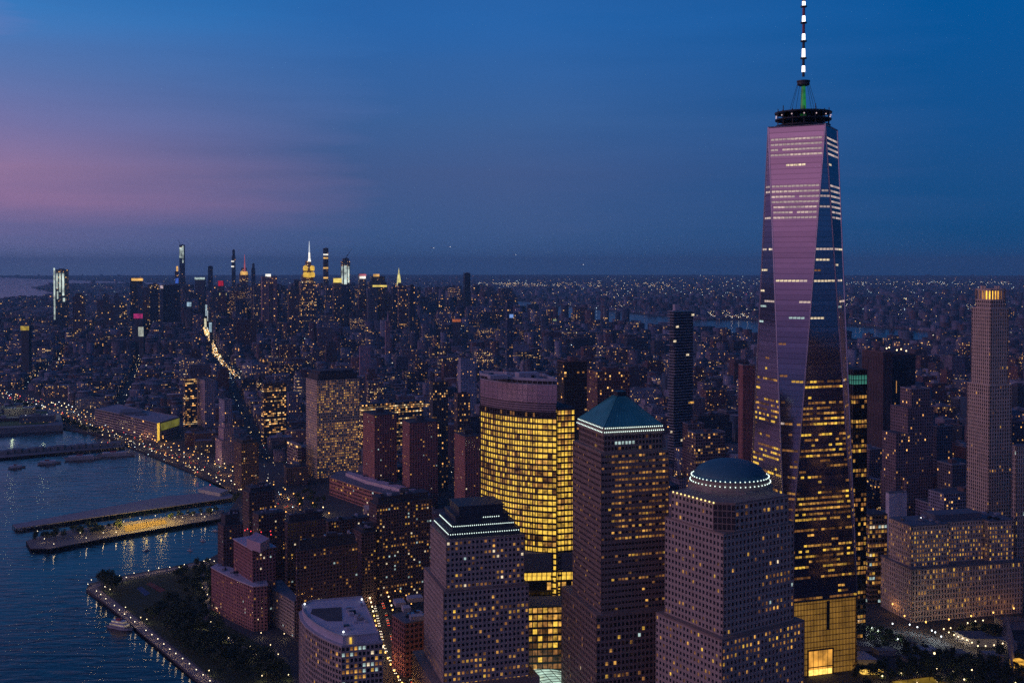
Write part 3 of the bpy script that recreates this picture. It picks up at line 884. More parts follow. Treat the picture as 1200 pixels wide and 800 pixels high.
# ================================================================== buildings whose walls carry the facade pattern
def fac_mesh(name, blocks, tint, lit, seed, gw=0.5, warm=0.3, cu=3.2, cv=3.6, roof=(0.09, 0.09, 0.105), off=(0, 0, 0)):
    """blocks: (polygon, z0, z1). Walls carry bays and floors, tops are plain roof"""
    V, F, UV, T, S = [], [], [], [], []
    for poly, z0, z1 in blocks:
        n = len(poly); o = len(V); run = rng.randint(0, 300)
        V += [(p[0] - off[0], p[1] - off[1], z0 - off[2]) for p in poly] + [(p[0] - off[0], p[1] - off[1], z1 - off[2]) for p in poly]
        for i in range(n):
            j = (i + 1) % n
            nb = max(1, round(math.hypot(poly[j][0] - poly[i][0], poly[j][1] - poly[i][1]) / cu)); nf = max(1, round((z1 - z0) / cv))
            F.append((o + i, o + j, o + n + j, o + n + i)); UV += [(run, 0), (run + nb, 0), (run + nb, nf), (run, nf)]
            run += nb; T.append((*tint, lit)); S.append((seed, gw, warm, 1))
        F.append(tuple(range(o + n, o + 2 * n))); UV += [(0, 0)] * n; T.append((*roof, 0)); S.append((0, 0, 0, 1))
    me = bpy.data.meshes.new(name); me.from_pydata(V, [], F)
    me.uv_layers.new(name='UVMap').data.foreach_set('uv', [c for q in UV for c in q])
    for nm, arr in (('tint', T), ('style', S)):
        me.attributes.new(nm, 'FLOAT_COLOR', 'FACE').data.foreach_set('color', [c for q in arr for c in q])
    me.materials.append(M_FAC)
    return me

def tank(mb_leg, mb_tank, c, z, r=2.0):
    for k in range(4): mb_leg.tube((c[0] + r * .7 * math.cos(k * 1.571), c[1] + r * .7 * math.sin(k * 1.571), z), (c[0] + r * .7 * math.cos(k * 1.571), c[1] + r * .7 * math.sin(k * 1.571), z + 3), .15, n=4)
    mb_tank.lathe(c, [(r, z + 3), (r, z + 6.6), (r * 1.05, z + 6.7), (0.1, z + 8.6)], 10)

def fac_thing(name, label, cat, blocks, tint, lit, gw=0.5, warm=0.3, cu=3.2, cv=3.6, roof=(0.09, 0.09, 0.105), plant=True, group=None, deg=17, tanks=0):
    poly, z0, z1 = blocks[-1]
    c = centroid(blocks[0][0])
    root = thing(name, (c[0], c[1], 0), label, cat, group)
    link('wall', fac_mesh('wall', blocks, tint, lit, rng.random(), gw, warm, cu, cv, roof, (c[0], c[1], 0)), root)
    cc = centroid(poly); w = min(math.dist(poly[0], poly[1]), math.dist(poly[1], poly[2]))
    mb = MB()
    for e in range(len(poly)): mb.bar(poly[e], poly[(e + 1) % len(poly)], z1 - .2, z1 + 1.0, -.45, .12)
    mb.build('parapet', M_CONC if sum(tint) > .4 else M_BRICKD, root)
    if plant and w > 8:
        mb = MB(); mb.box((cc[0] + rng.uniform(-.1, .1) * w, cc[1] + rng.uniform(-.1, .1) * w), w * rng.uniform(.3, .5), w * rng.uniform(.25, .45), z1 + .03, z1 + rng.uniform(2.8, 5.5), deg)
        if rng.random() < .6: mb.box((cc[0] + rng.uniform(-.3, .3) * w, cc[1] + rng.uniform(-.3, .3) * w), w * .15, w * .12, z1 + .04, z1 + rng.uniform(1.5, 2.6), deg)
        mb.build('roof_plant', rng.choice((M_CONC, M_ROOF, M_ROOFD, M_BRICKD)), root)
    for k in range(tanks):
        ml, mt = MB(), MB(); tank(ml, mt, (cc[0] + w * rng.uniform(-.3, .3), cc[1] + w * rng.uniform(-.3, .3)), z1)
        t = mt.build('water_tank', mat('tank_wood', (0.10, 0.07, 0.055), .9), root); ml.build('tank_leg', M_DARK, t)
    return root

def cz(px, py, D, pxl, pxr, deg=None, cap=48):
    deg = (34 if px < 330 else 30 if px < 480 else 24 if px < 560 else 17) if deg is None else deg
    z = zat(py, D); return cornerbox(px, py, z, pxl, pxr, deg, cap), z

# ------------------------------------------------------------------ nearer towers with modelled windows
def near_towers():
    # west bank office slab with warm offices
    p, z = cz(371.5, 446, 1590, 352, 421)
    keep(p, 20)
    T = Tower('office_slab', 'wide office slab with rows of warm windows and a pink west end wall', 'office tower', p)
    g = random.Random(31)
    def lit(e, k, i, nf, nb):
        r = nf - 1 - k
        if e == 0: return g.choice((1, 2, 2, 1)) if g.random() < (.85 if r in (17, 18, 19, 21, 23, 24, 27, 28, 30) else .62 if r < 13 and r > 0 else .15 if r < 17 else .55) else 0
        if e == 3: return g.choice((2, 1)) if g.random() < (.6 if r in (5, 9, 19, 24, 30) else .12) else 0
        return 0
    T.section(p, 0, z, 3.7, 2.7, .8, 1.7, .5, lit, cap=.6)
    T.roof.prism(inset(p, 2.5), z + .6, z + 9); T.roof.prism(inset(p, 7), z + 9, z + 13)
    T.done(M_TAN, M_ROOFD)
    p2, z2 = cz(349, 522, 1590, 324, 353)
    fac_thing('office_annex', 'lower pink office annex with ribbon windows beside the warm lit slab', 'office building', [(p2, 0, z2)], (.32, .24, .25), .25, gw=.96, cu=4, cv=4.2); keep(p2)
    # three brick apartment slabs
    for (a, D, lab) in (((439, 487, 425, 465), 1440, 'first brick apartment slab to the right of the warm lit office slab'),
                        ((480, 496, 471.5, 513), 1390, 'middle brick apartment slab, behind the long flat roofed college'),
                        ((545, 512, 532.5, 564), 1300, 'brick apartment slab standing against the left edge of the golden block')):
        p, z = cz(a[0], a[1], D, a[2], a[3]); keep(p, 10)
        T = Tower('apartment_slab', 'tall ' + lab, 'apartment tower', p, 'tall brick apartment slabs')
        T.section(p, 0, z, 2.9, 3.6, 1.9, 1.3, .4, randlit(.06, (1, 2, 4), 0, int(D)), cap=1.0)
        T.roof.box(T.c, 10, 9, z + 1, z + 7, 17)
        T.done(M_BRICK, M_ROOFD, most=60)
    # residential blocks of the river terrace
    def resid(name, label, a, D, wall, p_=.16, mech=None, seed=1, deg=None, roofm=None, bay=2.8, cols=(1, 2, 4, 1, 1, 2)):
        p, z = cz(a[0], a[1], D, a[2], a[3], deg); keep(p, 8)
        T = Tower(name, label, 'apartment block', p)
        T.section(p, 0, z, 3.1, bay, 1.2, 1.55, .4, randlit(p_, cols, .06, seed, .06), cap=1.1)
        if mech:
            q = inset(p, 2.4); T.roof.prism(q, z + 1.1, z + 1.1 + mech); T.roof.prism(inset(q, -.5), z + 1.1 + mech, z + 1.9 + mech)
            T.roof.box((T.c[0] + 3, T.c[1] + 2), 8, 6, z + 1.9 + mech, z + 5 + mech, 17)
        r_ = T.done(wall, roofm or M_ROOFD)
        clutter(r_, inset(p, 3.2), z + (1.1 if not mech else 1.9 + mech), 6, seed)
        return r_, z, p
    resid('apartment_block', 'dark brick block with a bluish set back roof storey above scattered amber windows', (348, 646, 346.5, 419.5), 900, M_BRICKD, .09, 7, 2)
    resid('apartment_block', 'brown block with a pale cornice peeping over the dark set back roof storey', (337, 613, 333.5, 382), 1010, M_BRICKD, .08, 5, 3)
    resid('apartment_block', 'corner block by the river with pale ledge below a dark top storey', (262, 617, 255, 285), 985, M_BRICKD, .06, 8, 4)
    resid('apartment_block', 'big brick block with many amber windows and a grey metal roof screen', (441.5, 592, 432.5, 506), 1000, M_BRICKD, .20, 5, 5, cols=(1, 2, 4, 1))
    resid('apartment_block', 'narrow dark brick tower behind the red roofed penthouse', (292, 578, 284, 322), 1120, M_BRICKD, .10, 3, 6)
    resid('apartment_block', 'dark low brick block between two set back roof storeys', (385, 612, 380, 434), 1060, M_BRICKD, .08, None, 7)
    resid('apartment_block', 'dim block with sloped skylight roof edge in the shade of the big brick block', (424, 625, 414, 441), 985, M_BRICKD, .07, 2, 8)
    resid('apartment_block', 'dark brick tower beside the art deco building above the highway', (283, 520, 274, 303), 1500, M_BRICKD, .10, 3, 17)
    resid('apartment_block', 'dark terrace block behind the river corner block', (303, 604, 296, 334), 1060, M_BRICKD, .09, None, 18)
    # low long college with pale roof strip
    q = [at(434, 575, 22), at(506, 598, 22), at(515, 586, 22), at(468, 563, 22), at(404, 549, 22), at(386, 558, 22)]
    q = [at(386, 559, 24), at(433, 574.5, 24), at(500, 588, 24), at(505, 578, 24), at(420, 553.5, 24), at(398, 551, 24)]
    keep(q, 0)
    T = Tower('college_building', 'long low red brick college with a pale pink roof strip', 'college', q)
    T.section(q, 0, 24, 4.5, 4, .8, 2.6, .5, randlit(.16, (1, 2), .15, 40), cap=.7)
    rr = T.done(M_BRICK, M_ROOF)
    s = [at(405, 555.5, 27), at(430, 565, 27), at(496, 581, 27), at(498, 577.5, 27), at(436, 561.5, 27), at(409, 554, 27)]
    MB().prism(s, 24.8, 29).build('roof_strip', mat('pink_roof', (.55, .43, .48), .8), rr)
    mb = MB()
    for a_, b_ in ((432, 560), (448, 565), (462, 569.5), (476, 575)):
        mb.box(at(a_, b_, 26), 14, 6, 24.8, 30, 4)
    mb.build('roof_plant', M_DARK, rr)
    clutter(rr, q, 24.8, 16, 5)
    # pink brick tower with curved wing
    p, z = cz(296, 645, 935, 273.5, 323); keep(p)
    T = Tower('brick_apartment_tower', 'pink red brick tower with white cornices and a curved lower wing beside the park', 'apartment tower', p)
    T.section(p, 0, z, 3.0, 3.1, 1.5, 1.4, .35, randlit(.07, (1, 2, 4), 0, 9), cap=.9, capin=-.5)
    w0 = [at(247.5, 665, 38), at(256, 669.5, 38), at(266, 674.5, 38), at(277, 679.5, 38), at(288, 684, 38), at(296.5, 687.5, 38)]
    u, v = axes(17)
    wing = w0 + [(w0[-1][0] + u[0] * 12, w0[-1][1] + u[1] * 12), (w0[-1][0] + u[0] * 12 + v[0] * 22, w0[-1][1] + u[1] * 12 + v[1] * 22), (w0[0][0] + v[0] * 10 + u[0] * 6, w0[0][1] + v[1] * 10 + u[1] * 6)]
    T.section(wing, 0, 38, 3.0, 3.1, 1.5, 1.4, .35, randlit(.08, (1, 2, 4), 0, 10), cap=.9, capin=-.5)
    keep(wing)
    r = T.done(M_BRICK, mat('white_cornice', (.5, .45, .5), .7))
    MB().prism([at(x, y, z + 2) for x, y in ((289, 640), (305, 646), (316, 640), (300, 632))], z + .9, z + 9).build('penthouse', mat('pink_penthouse', (.48, .33, .37), .8), r)
    clutter(r, inset(wing, 2), 38.9, 10, 6); clutter(r, inset(p, 2), z + .9, 6, 8)
    pts = [(*at(x, y, z + 11), z + 11) for x, y in ((287, 621), (290, 619.5), (294, 622), (306, 623), (317, 622), (317.5, 626))]
    bulbs(r, pts, .5, G_RED, 'beacon')
    # grey wing further along the terrace
    q = [at(311, 687, 30), at(322, 692, 30), at(334, 699, 30), at(345, 706, 30), at(349, 700, 30), at(330, 680, 30), at(316, 681, 30)]
    keep(q, 0)
    T = Tower('terrace_building', 'grey curved low building between the pink brick tower and the white roofed block', 'apartment block', q)
    T.section(q, 0, 30, 3.1, 3.2, 1.0, 1.5, .35, randlit(.06, (1, 4), 0, 12), cap=.8)
    T.done(M_GRANITE, M_ROOF)
    # white roofed block with the concave front
    Z = 58
    zz = Z
    front = [at(350, 718, zz), at(352, 727, zz), at(358, 735, zz), at(367, 742, zz), at(378, 748.5, zz), at(389, 753.5, zz), at(400, 757.5, zz)]
    A = front[-1]; B = at(448.5, 753, zz); Cc = at(427, 706.5, zz); 
    poly = front + [B, Cc, at(362, 712, zz)]
    keep(poly, 5)
    T = Tower('hotel_block', 'pink stone block with concave front and a broad pale flat roof with bright corner lamps', 'hotel', poly)
    g2 = random.Random(77)
    nfront = len(front) - 1
    def lit2(e, k, i, nf, nb):
        r = nf - 1 - k
        if e < nfront: return g2.choice((2, 1, 2)) if g2.random() < (.32 if r in (1, 3) and e > 1 else .14) else 0
        if e == nfront: return g2.choice((1, 4, 1, 5)) if g2.random() < (.7 if r in (2, 3) and i > nb * .5 else .75 if r == 4 else .45 if r == 1 else .22) else 0
        return 0
    T.section(poly, 0, zz, 3.9, 2.9, .9, 1.5, .5, lit2, cap=1.0)
    r = T.done(M_GRANITE, M_ROOFL)
    ins = inset(poly, 2.4)
    MB().prism(ins, zz + 1, zz + 5.6).build('attic_storey', mat('pale_render', (.46, .43, .5), .8), r)
    mb = MB()
    for e in range(len(ins)): mb.bar(ins[e], ins[(e + 1) % len(ins)], zz + 5.6, zz + 6.5, -.5, .25)
    mb.build('roof_parapet', M_ROOFL, r)
    MB().prism([at(x, y, zz + 5.8) for x, y in ((364, 718), (383, 727), (401, 727), (400, 711), (366, 713))], zz + 5.62, zz + 5.9).build('roof_well', M_ROOFD, r)
    mb = MB()
    for x, y in ((418, 722), (424, 725), (429, 728), (416, 729), (408, 716)): mb.box(at(x, y, zz + 6), 2.2, 2.2, zz + 5.62, zz + 7.2, 17)
    mb.build('roof_vent', M_ROOFL, r)
    clutter(r, [at(x, y, zz + 5) for x, y in ((404, 712), (424, 710), (438, 742), (406, 738))], zz + 5.62, 9, 3)
    ps = [(*at(357, 706.5, zz + 8), zz + 7.5), (*at(424, 701, zz + 8), zz + 7.5), (*at(402.5, 739, zz + 8), zz + 7.5)]
    bulbs(r, ps, .75, G_LAMPW, 'corner_lamp')
    xy = at(411, 752, zz + 2)
    MB().box(xy, 1.3, 1, zz + 1, zz + 5, 17).build('lit_door', G_YEL, r)
    # low brick block with roof gear by the street
    p, z = cz(475, 731, 820, 459, 506); keep(p)
    T = Tower('low_brick_block', 'low dark red block with a cluttered grey roof beside the stepped tower', 'office building', p)
    T.section(p, 0, z, 4, 3.6, 1.4, 1.8, .4, randlit(.04, (1, 2), 0, 14), cap=.8)
    r = T.done(M_BRICK, M_ROOF)
    mb = MB()
    for x, y, a_, b_ in ((468, 705, 8, 12), (476, 712, 6, 8), (486, 700, 12, 9), (488, 722, 10, 7)): mb.box(at(x, y, z + 3), a_, b_, z + .85, z + 4.2, 17)
    mb.build('roof_plant', M_ROOFL, r)
    clutter(r, inset(p, 2), z + .8, 14, 11)
    bulbs(r, [(*at(x, y, z + 2), z + 2) for x, y in ((463, 692), (469, 692), (476, 697), (482, 707))], .5, G_LAMPO, 'roof_lamp')
    # federal building
    p, z = cz(1069, 668, 948, 1029, 1199, 14); keep(p, 5)
    T = Tower('federal_building', 'broad limestone government block with two tiers of lit windows and a set back upper mass', 'government building', p)
    g3 = random.Random(55)
    def fl(e, k, i, nf, nb):
        if e == 0: return g3.choice((1, 3, 1, 2)) if g3.random() < (.5 if (k in (2, 3) and i < nb * .75 and i > 3) or k == nf - 1 else .42 if k in (7, 8, 6) and 3 < i < nb * .6 else .08) else 0
        return g3.choice((2, 1)) if g3.random() < .16 else 0
    T.section(p, 0, z, 4.6, 2.9, 1.5, 1.5, .6, fl, cap=1.2, capin=-.4)
    P = p[0]; u, v = axes(14)
    zu = zat(617.5, P[1] + 4)
    a = math.dist(p[0], p[1])
    up = boxpoly((P[0] + u[0] * 2 + v[0] * 5, P[1] + u[1] * 2 + v[1] * 5), a * .34, 34, 14)
    up2 = boxpoly((P[0] + u[0] * a * .72 + v[0] * 5, P[1] + u[1] * a * .72 + v[1] * 5), a * .23, 34, 14)
    mid = boxpoly((P[0] + u[0] * a * .345 + v[0] * 12, P[1] + u[1] * a * .345 + v[1] * 12), a * .37, 26, 14)
    def fu(e, k, i, nf, nb): return (g3.choice((1, 3, 1)) if g3.random() < .62 and k < nf - 1 else 0) if e == 0 else (g3.choice((1, 2)) if g3.random() < .35 else 0)
    for q in (up, up2, mid): T.section(q, z + 1.2, zu, 3.8, 2.8, 1.5, 1.7, .5, fu, cap=1.0)
    T.roof.prism(boxpoly((P[0] + u[0] * a * .3 + v[0] * 16, P[1] + u[1] * a * .3 + v[1] * 16), a * .42, 18, 14), zu + 1, zu + 6)
    r = T.done(M_TAN, M_ROOF)
    clutter(r, inset(up, 3), zu + 1, 12, 12); clutter(r, inset(up2, 3), zu + 1, 8, 13)
    mb = MB(); c = centroid(up); mb.tube((c[0], c[1], zu), (c[0], c[1], zu + 14), .3, .1); mb.build('flagpole', M_DARK, r)
    bulbs(r, [(c[0] + 2, c[1], zu + 3)], .7, G_LAMPW, 'roof_lamp')
    # pale setback tower with lit crown
    D = 1060
    p, z = cz(1160, 452, D, 1133.5, 1186); keep(p, 15)
    T = Tower('limestone_tower', 'slim limestone tower with setbacks and an open crown lit gold', 'apartment tower', p)
    T.section(p, 0, z, 3.5, 2.8, 1.35, 1.2, .6, proud=.38, lit=lambda e, k, i, nf, nb: (g3.choice((1, 2, 1)) if g3.random() < (.25 if k in (12, 22, 31) and e == 0 else .02) else 0), cap=.8)
    p2 = inset(p, 2.4); z2 = zat(362, D)
    T.section(p2, z + .8, z2, 3.5, 2.8, 1.35, 1.2, .6, proud=.38, lit=lambda e, k, i, nf, nb: (1 if g3.random() < (.3 if k == 4 and e == 0 else .012) else 0), cap=.8)
    p3 = inset(p, 4.8); z3 = zat(352, D)
    T.section(p3, z2 + .8, z3, 3.5, 2.8, 1.2, 1.2, .5, None, cap=.6)
    p4 = inset(p, 5.2); z4 = zat(338.5, D)
    T.roof.prism(inset(p4, 3.4), z3 + .6, z4 - 1.5)
    cr = MB()
    for e in range(4):
        for t in (0, .2, .4, .6, .8, 1):
            x = p4[e][0] + (p4[(e + 1) % 4][0] - p4[e][0]) * t; y = p4[e][1] + (p4[(e + 1) % 4][1] - p4[e][1]) * t
            cr.box((x, y), 1.3, 1.3, z3 + .6, z4 + (2.5 if t in (.4, .6) else 0), 17)
        cr.bar(p4[e], p4[(e + 1) % 4], z4 - 2, z4 - .2, -1, .2)
    r = T.done(M_TAN, M_TAN)
    cr.build('crown', M_TAN, r)
    gl = MB()
    q_ = inset(p4, 1.6)
    for e_, t0, t1 in ((0, 0.0, .62), (3, .45, 1.0)):
        A, B = q_[e_], q_[(e_ + 1) % 4]
        gl.bar((A[0] + (B[0] - A[0]) * t0, A[1] + (B[1] - A[1]) * t0), (A[0] + (B[0] - A[0]) * t1, A[1] + (B[1] - A[1]) * t1), z3 + .8, z4 - 2.2, -.6, .3)
    gl.build('crown_light', glow('gold_crown_light', (1, .52, .06), 1.7, .4, scale=.25), r)
    # right edge tower
    p, z = cz(1191, 523, 1000, 1186, 1215)
    T = Tower('gothic_tower', 'pale ribbed tower cut by the right edge of the view', 'office tower', p); keep(p)
    T.section(p, 0, z, 4, 2.6, 1.3, 1.0, .6, randlit(.04, (1, 4), 0, 61), cap=1); T.done(M_TAN, M_ROOF)
    # dark tower right behind the glass tower
    p, z = cz(1000, 434, 905, 955, 1016.5); keep(p)
    T = Tower('glass_office_tower', 'dark glass tower with yellow floors and green lit top, behind the tallest tower', 'office tower', p)
    def l7(e, k, i, nf, nb):
        return g3.choice((1, 3, 2)) if g3.random() < (.85 if (k * 7) % 5 in (1, 3) else .12) else 0
    T.section(p, 0, z - 16, 4.1, 3, .35, 1.5, .4, l7, cap=.1)
    T.section(p, z - 15.8, z, 4, 3, .35, .5, .4, lambda e, k, i, nf, nb: 9 if 0 < k < 3 else 0, cap=.6)
    PANE.append(glow('green_top_light', (.12, .55, .42), .28, .4, scale=.15))
    T.done(M_DARK, M_ROOFD)
    # banded glass block lower right of it
    p, z = cz(1019, 604, 1000, 1004, 1040, 14); keep(p, 2)
    T = Tower('banded_office_block', 'dark office block banded with yellow floors between the tallest tower and the government block', 'office building', p)
    T.section(p, 0, z, 4.2, 3, .4, 1.7, .4, lambda e, k, i, nf, nb: (g3.choice((1, 3, 4)) if g3.random() < (.85 if (nf - k) in (3, 4, 7, 9, 11, 14, 15) else .2) else 0), cap=1)
    T.done(M_GRANITE_D, M_ROOFD)
near_towers()

# ------------------------------------------------------------------ mid distance buildings one can pick out
def picked():
    def F(name, label, cat, a, D, tint, lit, **k):
        grow = k.pop('grow', 4); deg = k.pop('deg', None)
        p, z = cz(a[0], a[1], D, a[2], a[3], deg); keep(p, grow)
        return fac_thing(name, label, cat, [(p, 0, z)], tint, lit, **k), p, z
    F('windowless_tower', 'broad dark brown windowless tower with lamps on its roof', 'tower', (1035, 413, 1001, 1046), 1480, (.085, .055, .06), .0, gw=.15, cu=6, cv=40)
    r, p, z = F('dark_tower', 'black ribbed tower joined to the brown windowless one', 'tower', (1037, 416, 1034, 1073), 1540, (.05, .045, .055), .02, gw=.5, cu=2, cv=30)
    bulbs(r, [(*at(x, y, z + 4), z + 4) for x, y in ((1039, 408), (1042, 407), (1051, 410), (1056, 409), (1062, 411))], 1.1, G_LAMP, 'roof_lamp')
    # brown stepped deco tower
    D = 1250; u, v = axes(17)
    p, z = cz(1062, 560, D, 1032, 1104); keep(p, 4)
    p2, z2 = cz(1064, 478, D + 8, 1043.5, 1094); p3, z3 = cz(1068, 456, D + 16, 1055, 1090); p4, z4 = cz(1050, 508, D + 4, 1034, 1070)
    fac_thing('stepped_tower', 'brown stepped tower with pinkish ledges in front of the dark brown windowless tower', 'office tower', [(p, 0, z), (p4, 0, z4), (p2, 0, z2), (p3, 0, z3)], (.22, .16, .17), .05, gw=.45)
    F('office_block', 'grey office block with a few lit windows left of the limestone tower', 'office building', (1098, 500, 1088, 1116), 1300, (.16, .15, .18), .05)
    F('office_block', 'low office block with bluish roof left of the limestone tower', 'office building', (1116, 545, 1098, 1132), 1230, (.14, .13, .16), .05, roof=(.12, .17, .22))
    F('slim_tower', 'slim brown tower close to the left edge of the tallest tower', 'tower', (870.5, 428, 865.5, 885.5), 1150, (.26, .11, .11), .0, gw=.12, cu=5, cv=5)
    F('office_tower', 'black glass tower with yellow windows just behind the golden block', 'office tower', (661, 424, 653, 688), 1250, (.045, .045, .05), .13, gw=.8, warm=.0)
    F('brick_office', 'brown brick office building with many lit rooms above the green pyramid roof', 'office building', (700, 436, 688, 738), 1350, (.19, .10, .10), .10)
    F('office_block', 'long office building with all its upper floors lit yellow, behind the two brick apartment slabs', 'office building', (424, 474, 420, 496), 1760, (.15, .13, .13), .55, gw=.8, warm=.0)
    F('office_block', 'block banded with lit yellow floors beside a pale blank slab', 'office building', (217, 444, 214.5, 231), 2100, (.1, .1, .11), .30, gw=.9, warm=.1)
    F('pale_slab', 'pale pinkish slab standing next to the yellow banded block', 'apartment tower', (240, 446, 230, 252), 2090, (.42, .34, .38), .03)
    F('apartment_tower', 'grey white narrow tower above the art deco building', 'apartment tower', (263, 469, 256.5, 272), 1950, (.34, .32, .40), .05)
    F('apartment_tower', 'narrow pink topped slab with a blue flank among low roofs', 'apartment tower', (81, 453, 79.5, 92), 2500, (.36, .28, .32), .06)
    r, p, z = F('pink_slab', 'pink slab in the middle of the low blocks', 'apartment tower', (421.5, 405, 421, 434), 2700, (.62, .33, .34), .02, gw=.3)
    F('apartment_tower', 'green lit narrow tower left of the golden block', 'apartment tower', (507, 448, 503, 525), 1500, (.09, .10, .11), .14)
    F('apartment_tower', 'second dark tower left of the golden block with amber rooms', 'apartment tower', (536, 462, 532, 551), 1420, (.11, .10, .11), .16, warm=0)
    F('office_block', 'yellow lit loft building left of the warm office slab', 'office building', (309, 450, 306, 335), 1900, (.1, .09, .1), .26, gw=.85, warm=0)
    F('pale_block', 'pale ribbed block in the distance above the golden block', 'apartment tower', (540, 420, 537, 558), 2200, (.40, .38, .44), .03, gw=.4)
    F('office_block', 'round cornered office building with a lit ribbon floor behind the dome', 'office building', (815, 508, 805, 850), 1280, (.2, .16, .17), .12, gw=.7)
    F('office_block', 'tan office building in front of the striped stacked tower', 'office building', (806, 497, 800, 825), 1400, (.22, .15, .15), .06)
    F('rooftop_house', 'white rooftop machine house seen behind the government block', 'roof house', (1042, 578, 1038, 1063), 1080, (.55, .52, .58), 0, gw=0, plant=False)
    # art deco
    p, z = cz(260, 516, 1700, 252.5, 276); keep(p); p2, z2 = cz(262, 502, 1706, 256, 274); p3, z3 = cz(263, 496, 1712, 259, 271)
    fac_thing('art_deco_block', 'stepped pinkish art deco block above the riverside highway', 'office building', [(p, 0, z), (p2, 0, z2), (p3, 0, z3)], (.45, .32, .34), .06, gw=.35)
    # long warehouse
    q = [at(111, 479, 33), at(146, 486.5, 33), at(184, 496, 33), at(210, 488.5, 33), at(172, 481, 33), at(137, 473.5, 33)]; keep(q, 0)
    r = fac_thing('long_warehouse', 'long pale warehouse beside the highway with one yellow lit end', 'warehouse', [(q, 0, 33)], (.34, .26, .28), .05, gw=.9, cu=6, cv=5, roof=(.3, .28, .31))
    A, B = q[2], q[3]
    MB().bar(A, ((A[0] * .9 + B[0] * .1), (A[1] * .9 + B[1] * .1)), 2, 33, .2, .5).build('lit_stair', G_YEL, r)
    MB().bar(((A[0] * .85 + B[0] * .15), (A[1] * .85 + B[1] * .15)), B, 18, 31, .2, .5).build('glowing_end_wall', glow('yellow_green_wall_glow', (.7, .66, .10), .15, .6, scale=.06), r)  # end wall itself glows, standing in for yellow light falling on it
    # stacked balcony tower
    D = 1629
    P = at(790, 364, 246)
    root = thing('stacked_balcony_tower', (P[0], P[1] + 10, 0), 'tall dark tower of stacked striped slabs with jutting floors', 'apartment tower')
    base = cornerbox(790, 364, 246, 783, 814); keep(base, 10)
    core = MB().prism(inset(base, 1.5), 0, 244)
    core.build('glass_core', mat('blue_grey_glass', (.035, .045, .06), .2), root)
    g = random.Random(12); slabs = MB(); z = 3.0; off = (0, 0)
    u, v = axes(17); dark = []
    while z < 246:
        if g.random() < (.75 if z > 190 else .22): off = (g.uniform(-1.8, 1.8), g.uniform(-1.5, 1.5))
        k = 1.0 if z < 190 else g.choice((.93, 1, 1.05))
        c0 = centroid(base)
        q = [(c0[0] + (p_[0] - c0[0]) * k + off[0], c0[1] + (p_[1] - c0[1]) * k + off[1]) for p_ in base]
        slabs.prism(q, z, z + .9)
        if g.random() < .9:
            e = g.choice((0, 0, 3)); n = 8
            i = g.randrange(n); w = g.choice((1, 1, 2))
            a, b = base[e], base[(e + 1) % 4]
            if g.random() < .22: dark.append((a, b, i / n, min(1, (i + w) / n), z))
        z += 4.1
    slabs.build('floor_slab', mat('slab_concrete', (.30, .30, .33), .7), root)
    for a, b, s0, s1, z in dark:
        MB().bar((a[0] + (b[0] - a[0]) * s0, a[1] + (b[1] - a[1]) * s0), (a[0] + (b[0] - a[0]) * s1, a[1] + (b[1] - a[1]) * s1), z + 1, z + 3.9, -1.4, -.9).build('lit_window', g.choice((G_AMBER, G_WHITE)), root)
    rb = MB().box((P[0] + 4, P[1] + 8), 7, 8, 246.3, 255, 17); rb.build('roof_plant', M_ROOFL, root)
picked()
# ================================================================== land and water
def far(az, r=36500): return (r * math.sin(R(az)), r * math.cos(R(az)))
SHORE = [at(330, 880), at(285, 838), at(236, 800), at(198, 767), at(160, 735), at(128, 709), at(101, 690), at(105, 683), at(150, 673), at(200, 664), at(243, 655), at(258, 647), at(263, 620), at(268, 600), at(277, 586), at(272, 575), at(262, 568),
         at(230, 555), at(200, 542), at(172, 531), at(150, 522), at(130, 512), at(100, 506), at(75, 502), at(30, 504), at(-40, 508), at(-60, 484), at(-50, 463)]
WEST = [ll(*p) for p in ((40.7440, -74.0105), (40.757, -74.006), (40.7725, -73.995), (40.782, -73.987), (40.820, -73.960), (40.850, -73.947), (40.878, -73.927))]
EAST = [ll(*p) for p in ((40.872, -73.912), (40.835, -73.935), (40.801, -73.930), (40.776, -73.943), (40.758, -73.958), (40.748, -73.968), (40.736, -73.975), (40.727, -73.972), (40.7105, -73.977), (40.7085, -73.999), (40.701, -74.010))]
MANH = SHORE + WEST + EAST + [(250, 60), (40, 300)]
EROW = [ll(*p) for p in ((40.690, -74.003), (40.7035, -73.992), (40.705, -73.972), (40.713, -73.968), (40.730, -73.961), (40.747, -73.957), (40.760, -73.947), (40.775, -73.936), (40.787, -73.926), (40.800, -73.926), (40.835, -73.931), (40.873, -73.908), (40.93, -73.90), (41.05, -73.875))]
QNS = EROW + [far(a) for a in (-24, -15, -5, 5, 15, 25, 35, 45, 60, 80, 100)]
NJ = [ll(*p) for p in ((40.71, -74.032), (40.75, -74.023), (40.80, -73.985), (40.85, -73.963), (40.93, -73.917), (41.05, -73.892))] + [far(a) for a in (-27, -40, -60, -80, -95)]
QP, NP = QNS, NJ

def inside(p, poly):
    x, y = p; c = False; j = len(poly) - 1
    for i in range(len(poly)):
        xi, yi = poly[i]; xj, yj = poly[j]
        if (yi > y) != (yj > y) and x < (xj - xi) * (y - yi) / (yj - yi) + xi: c = not c
        j = i
    return c

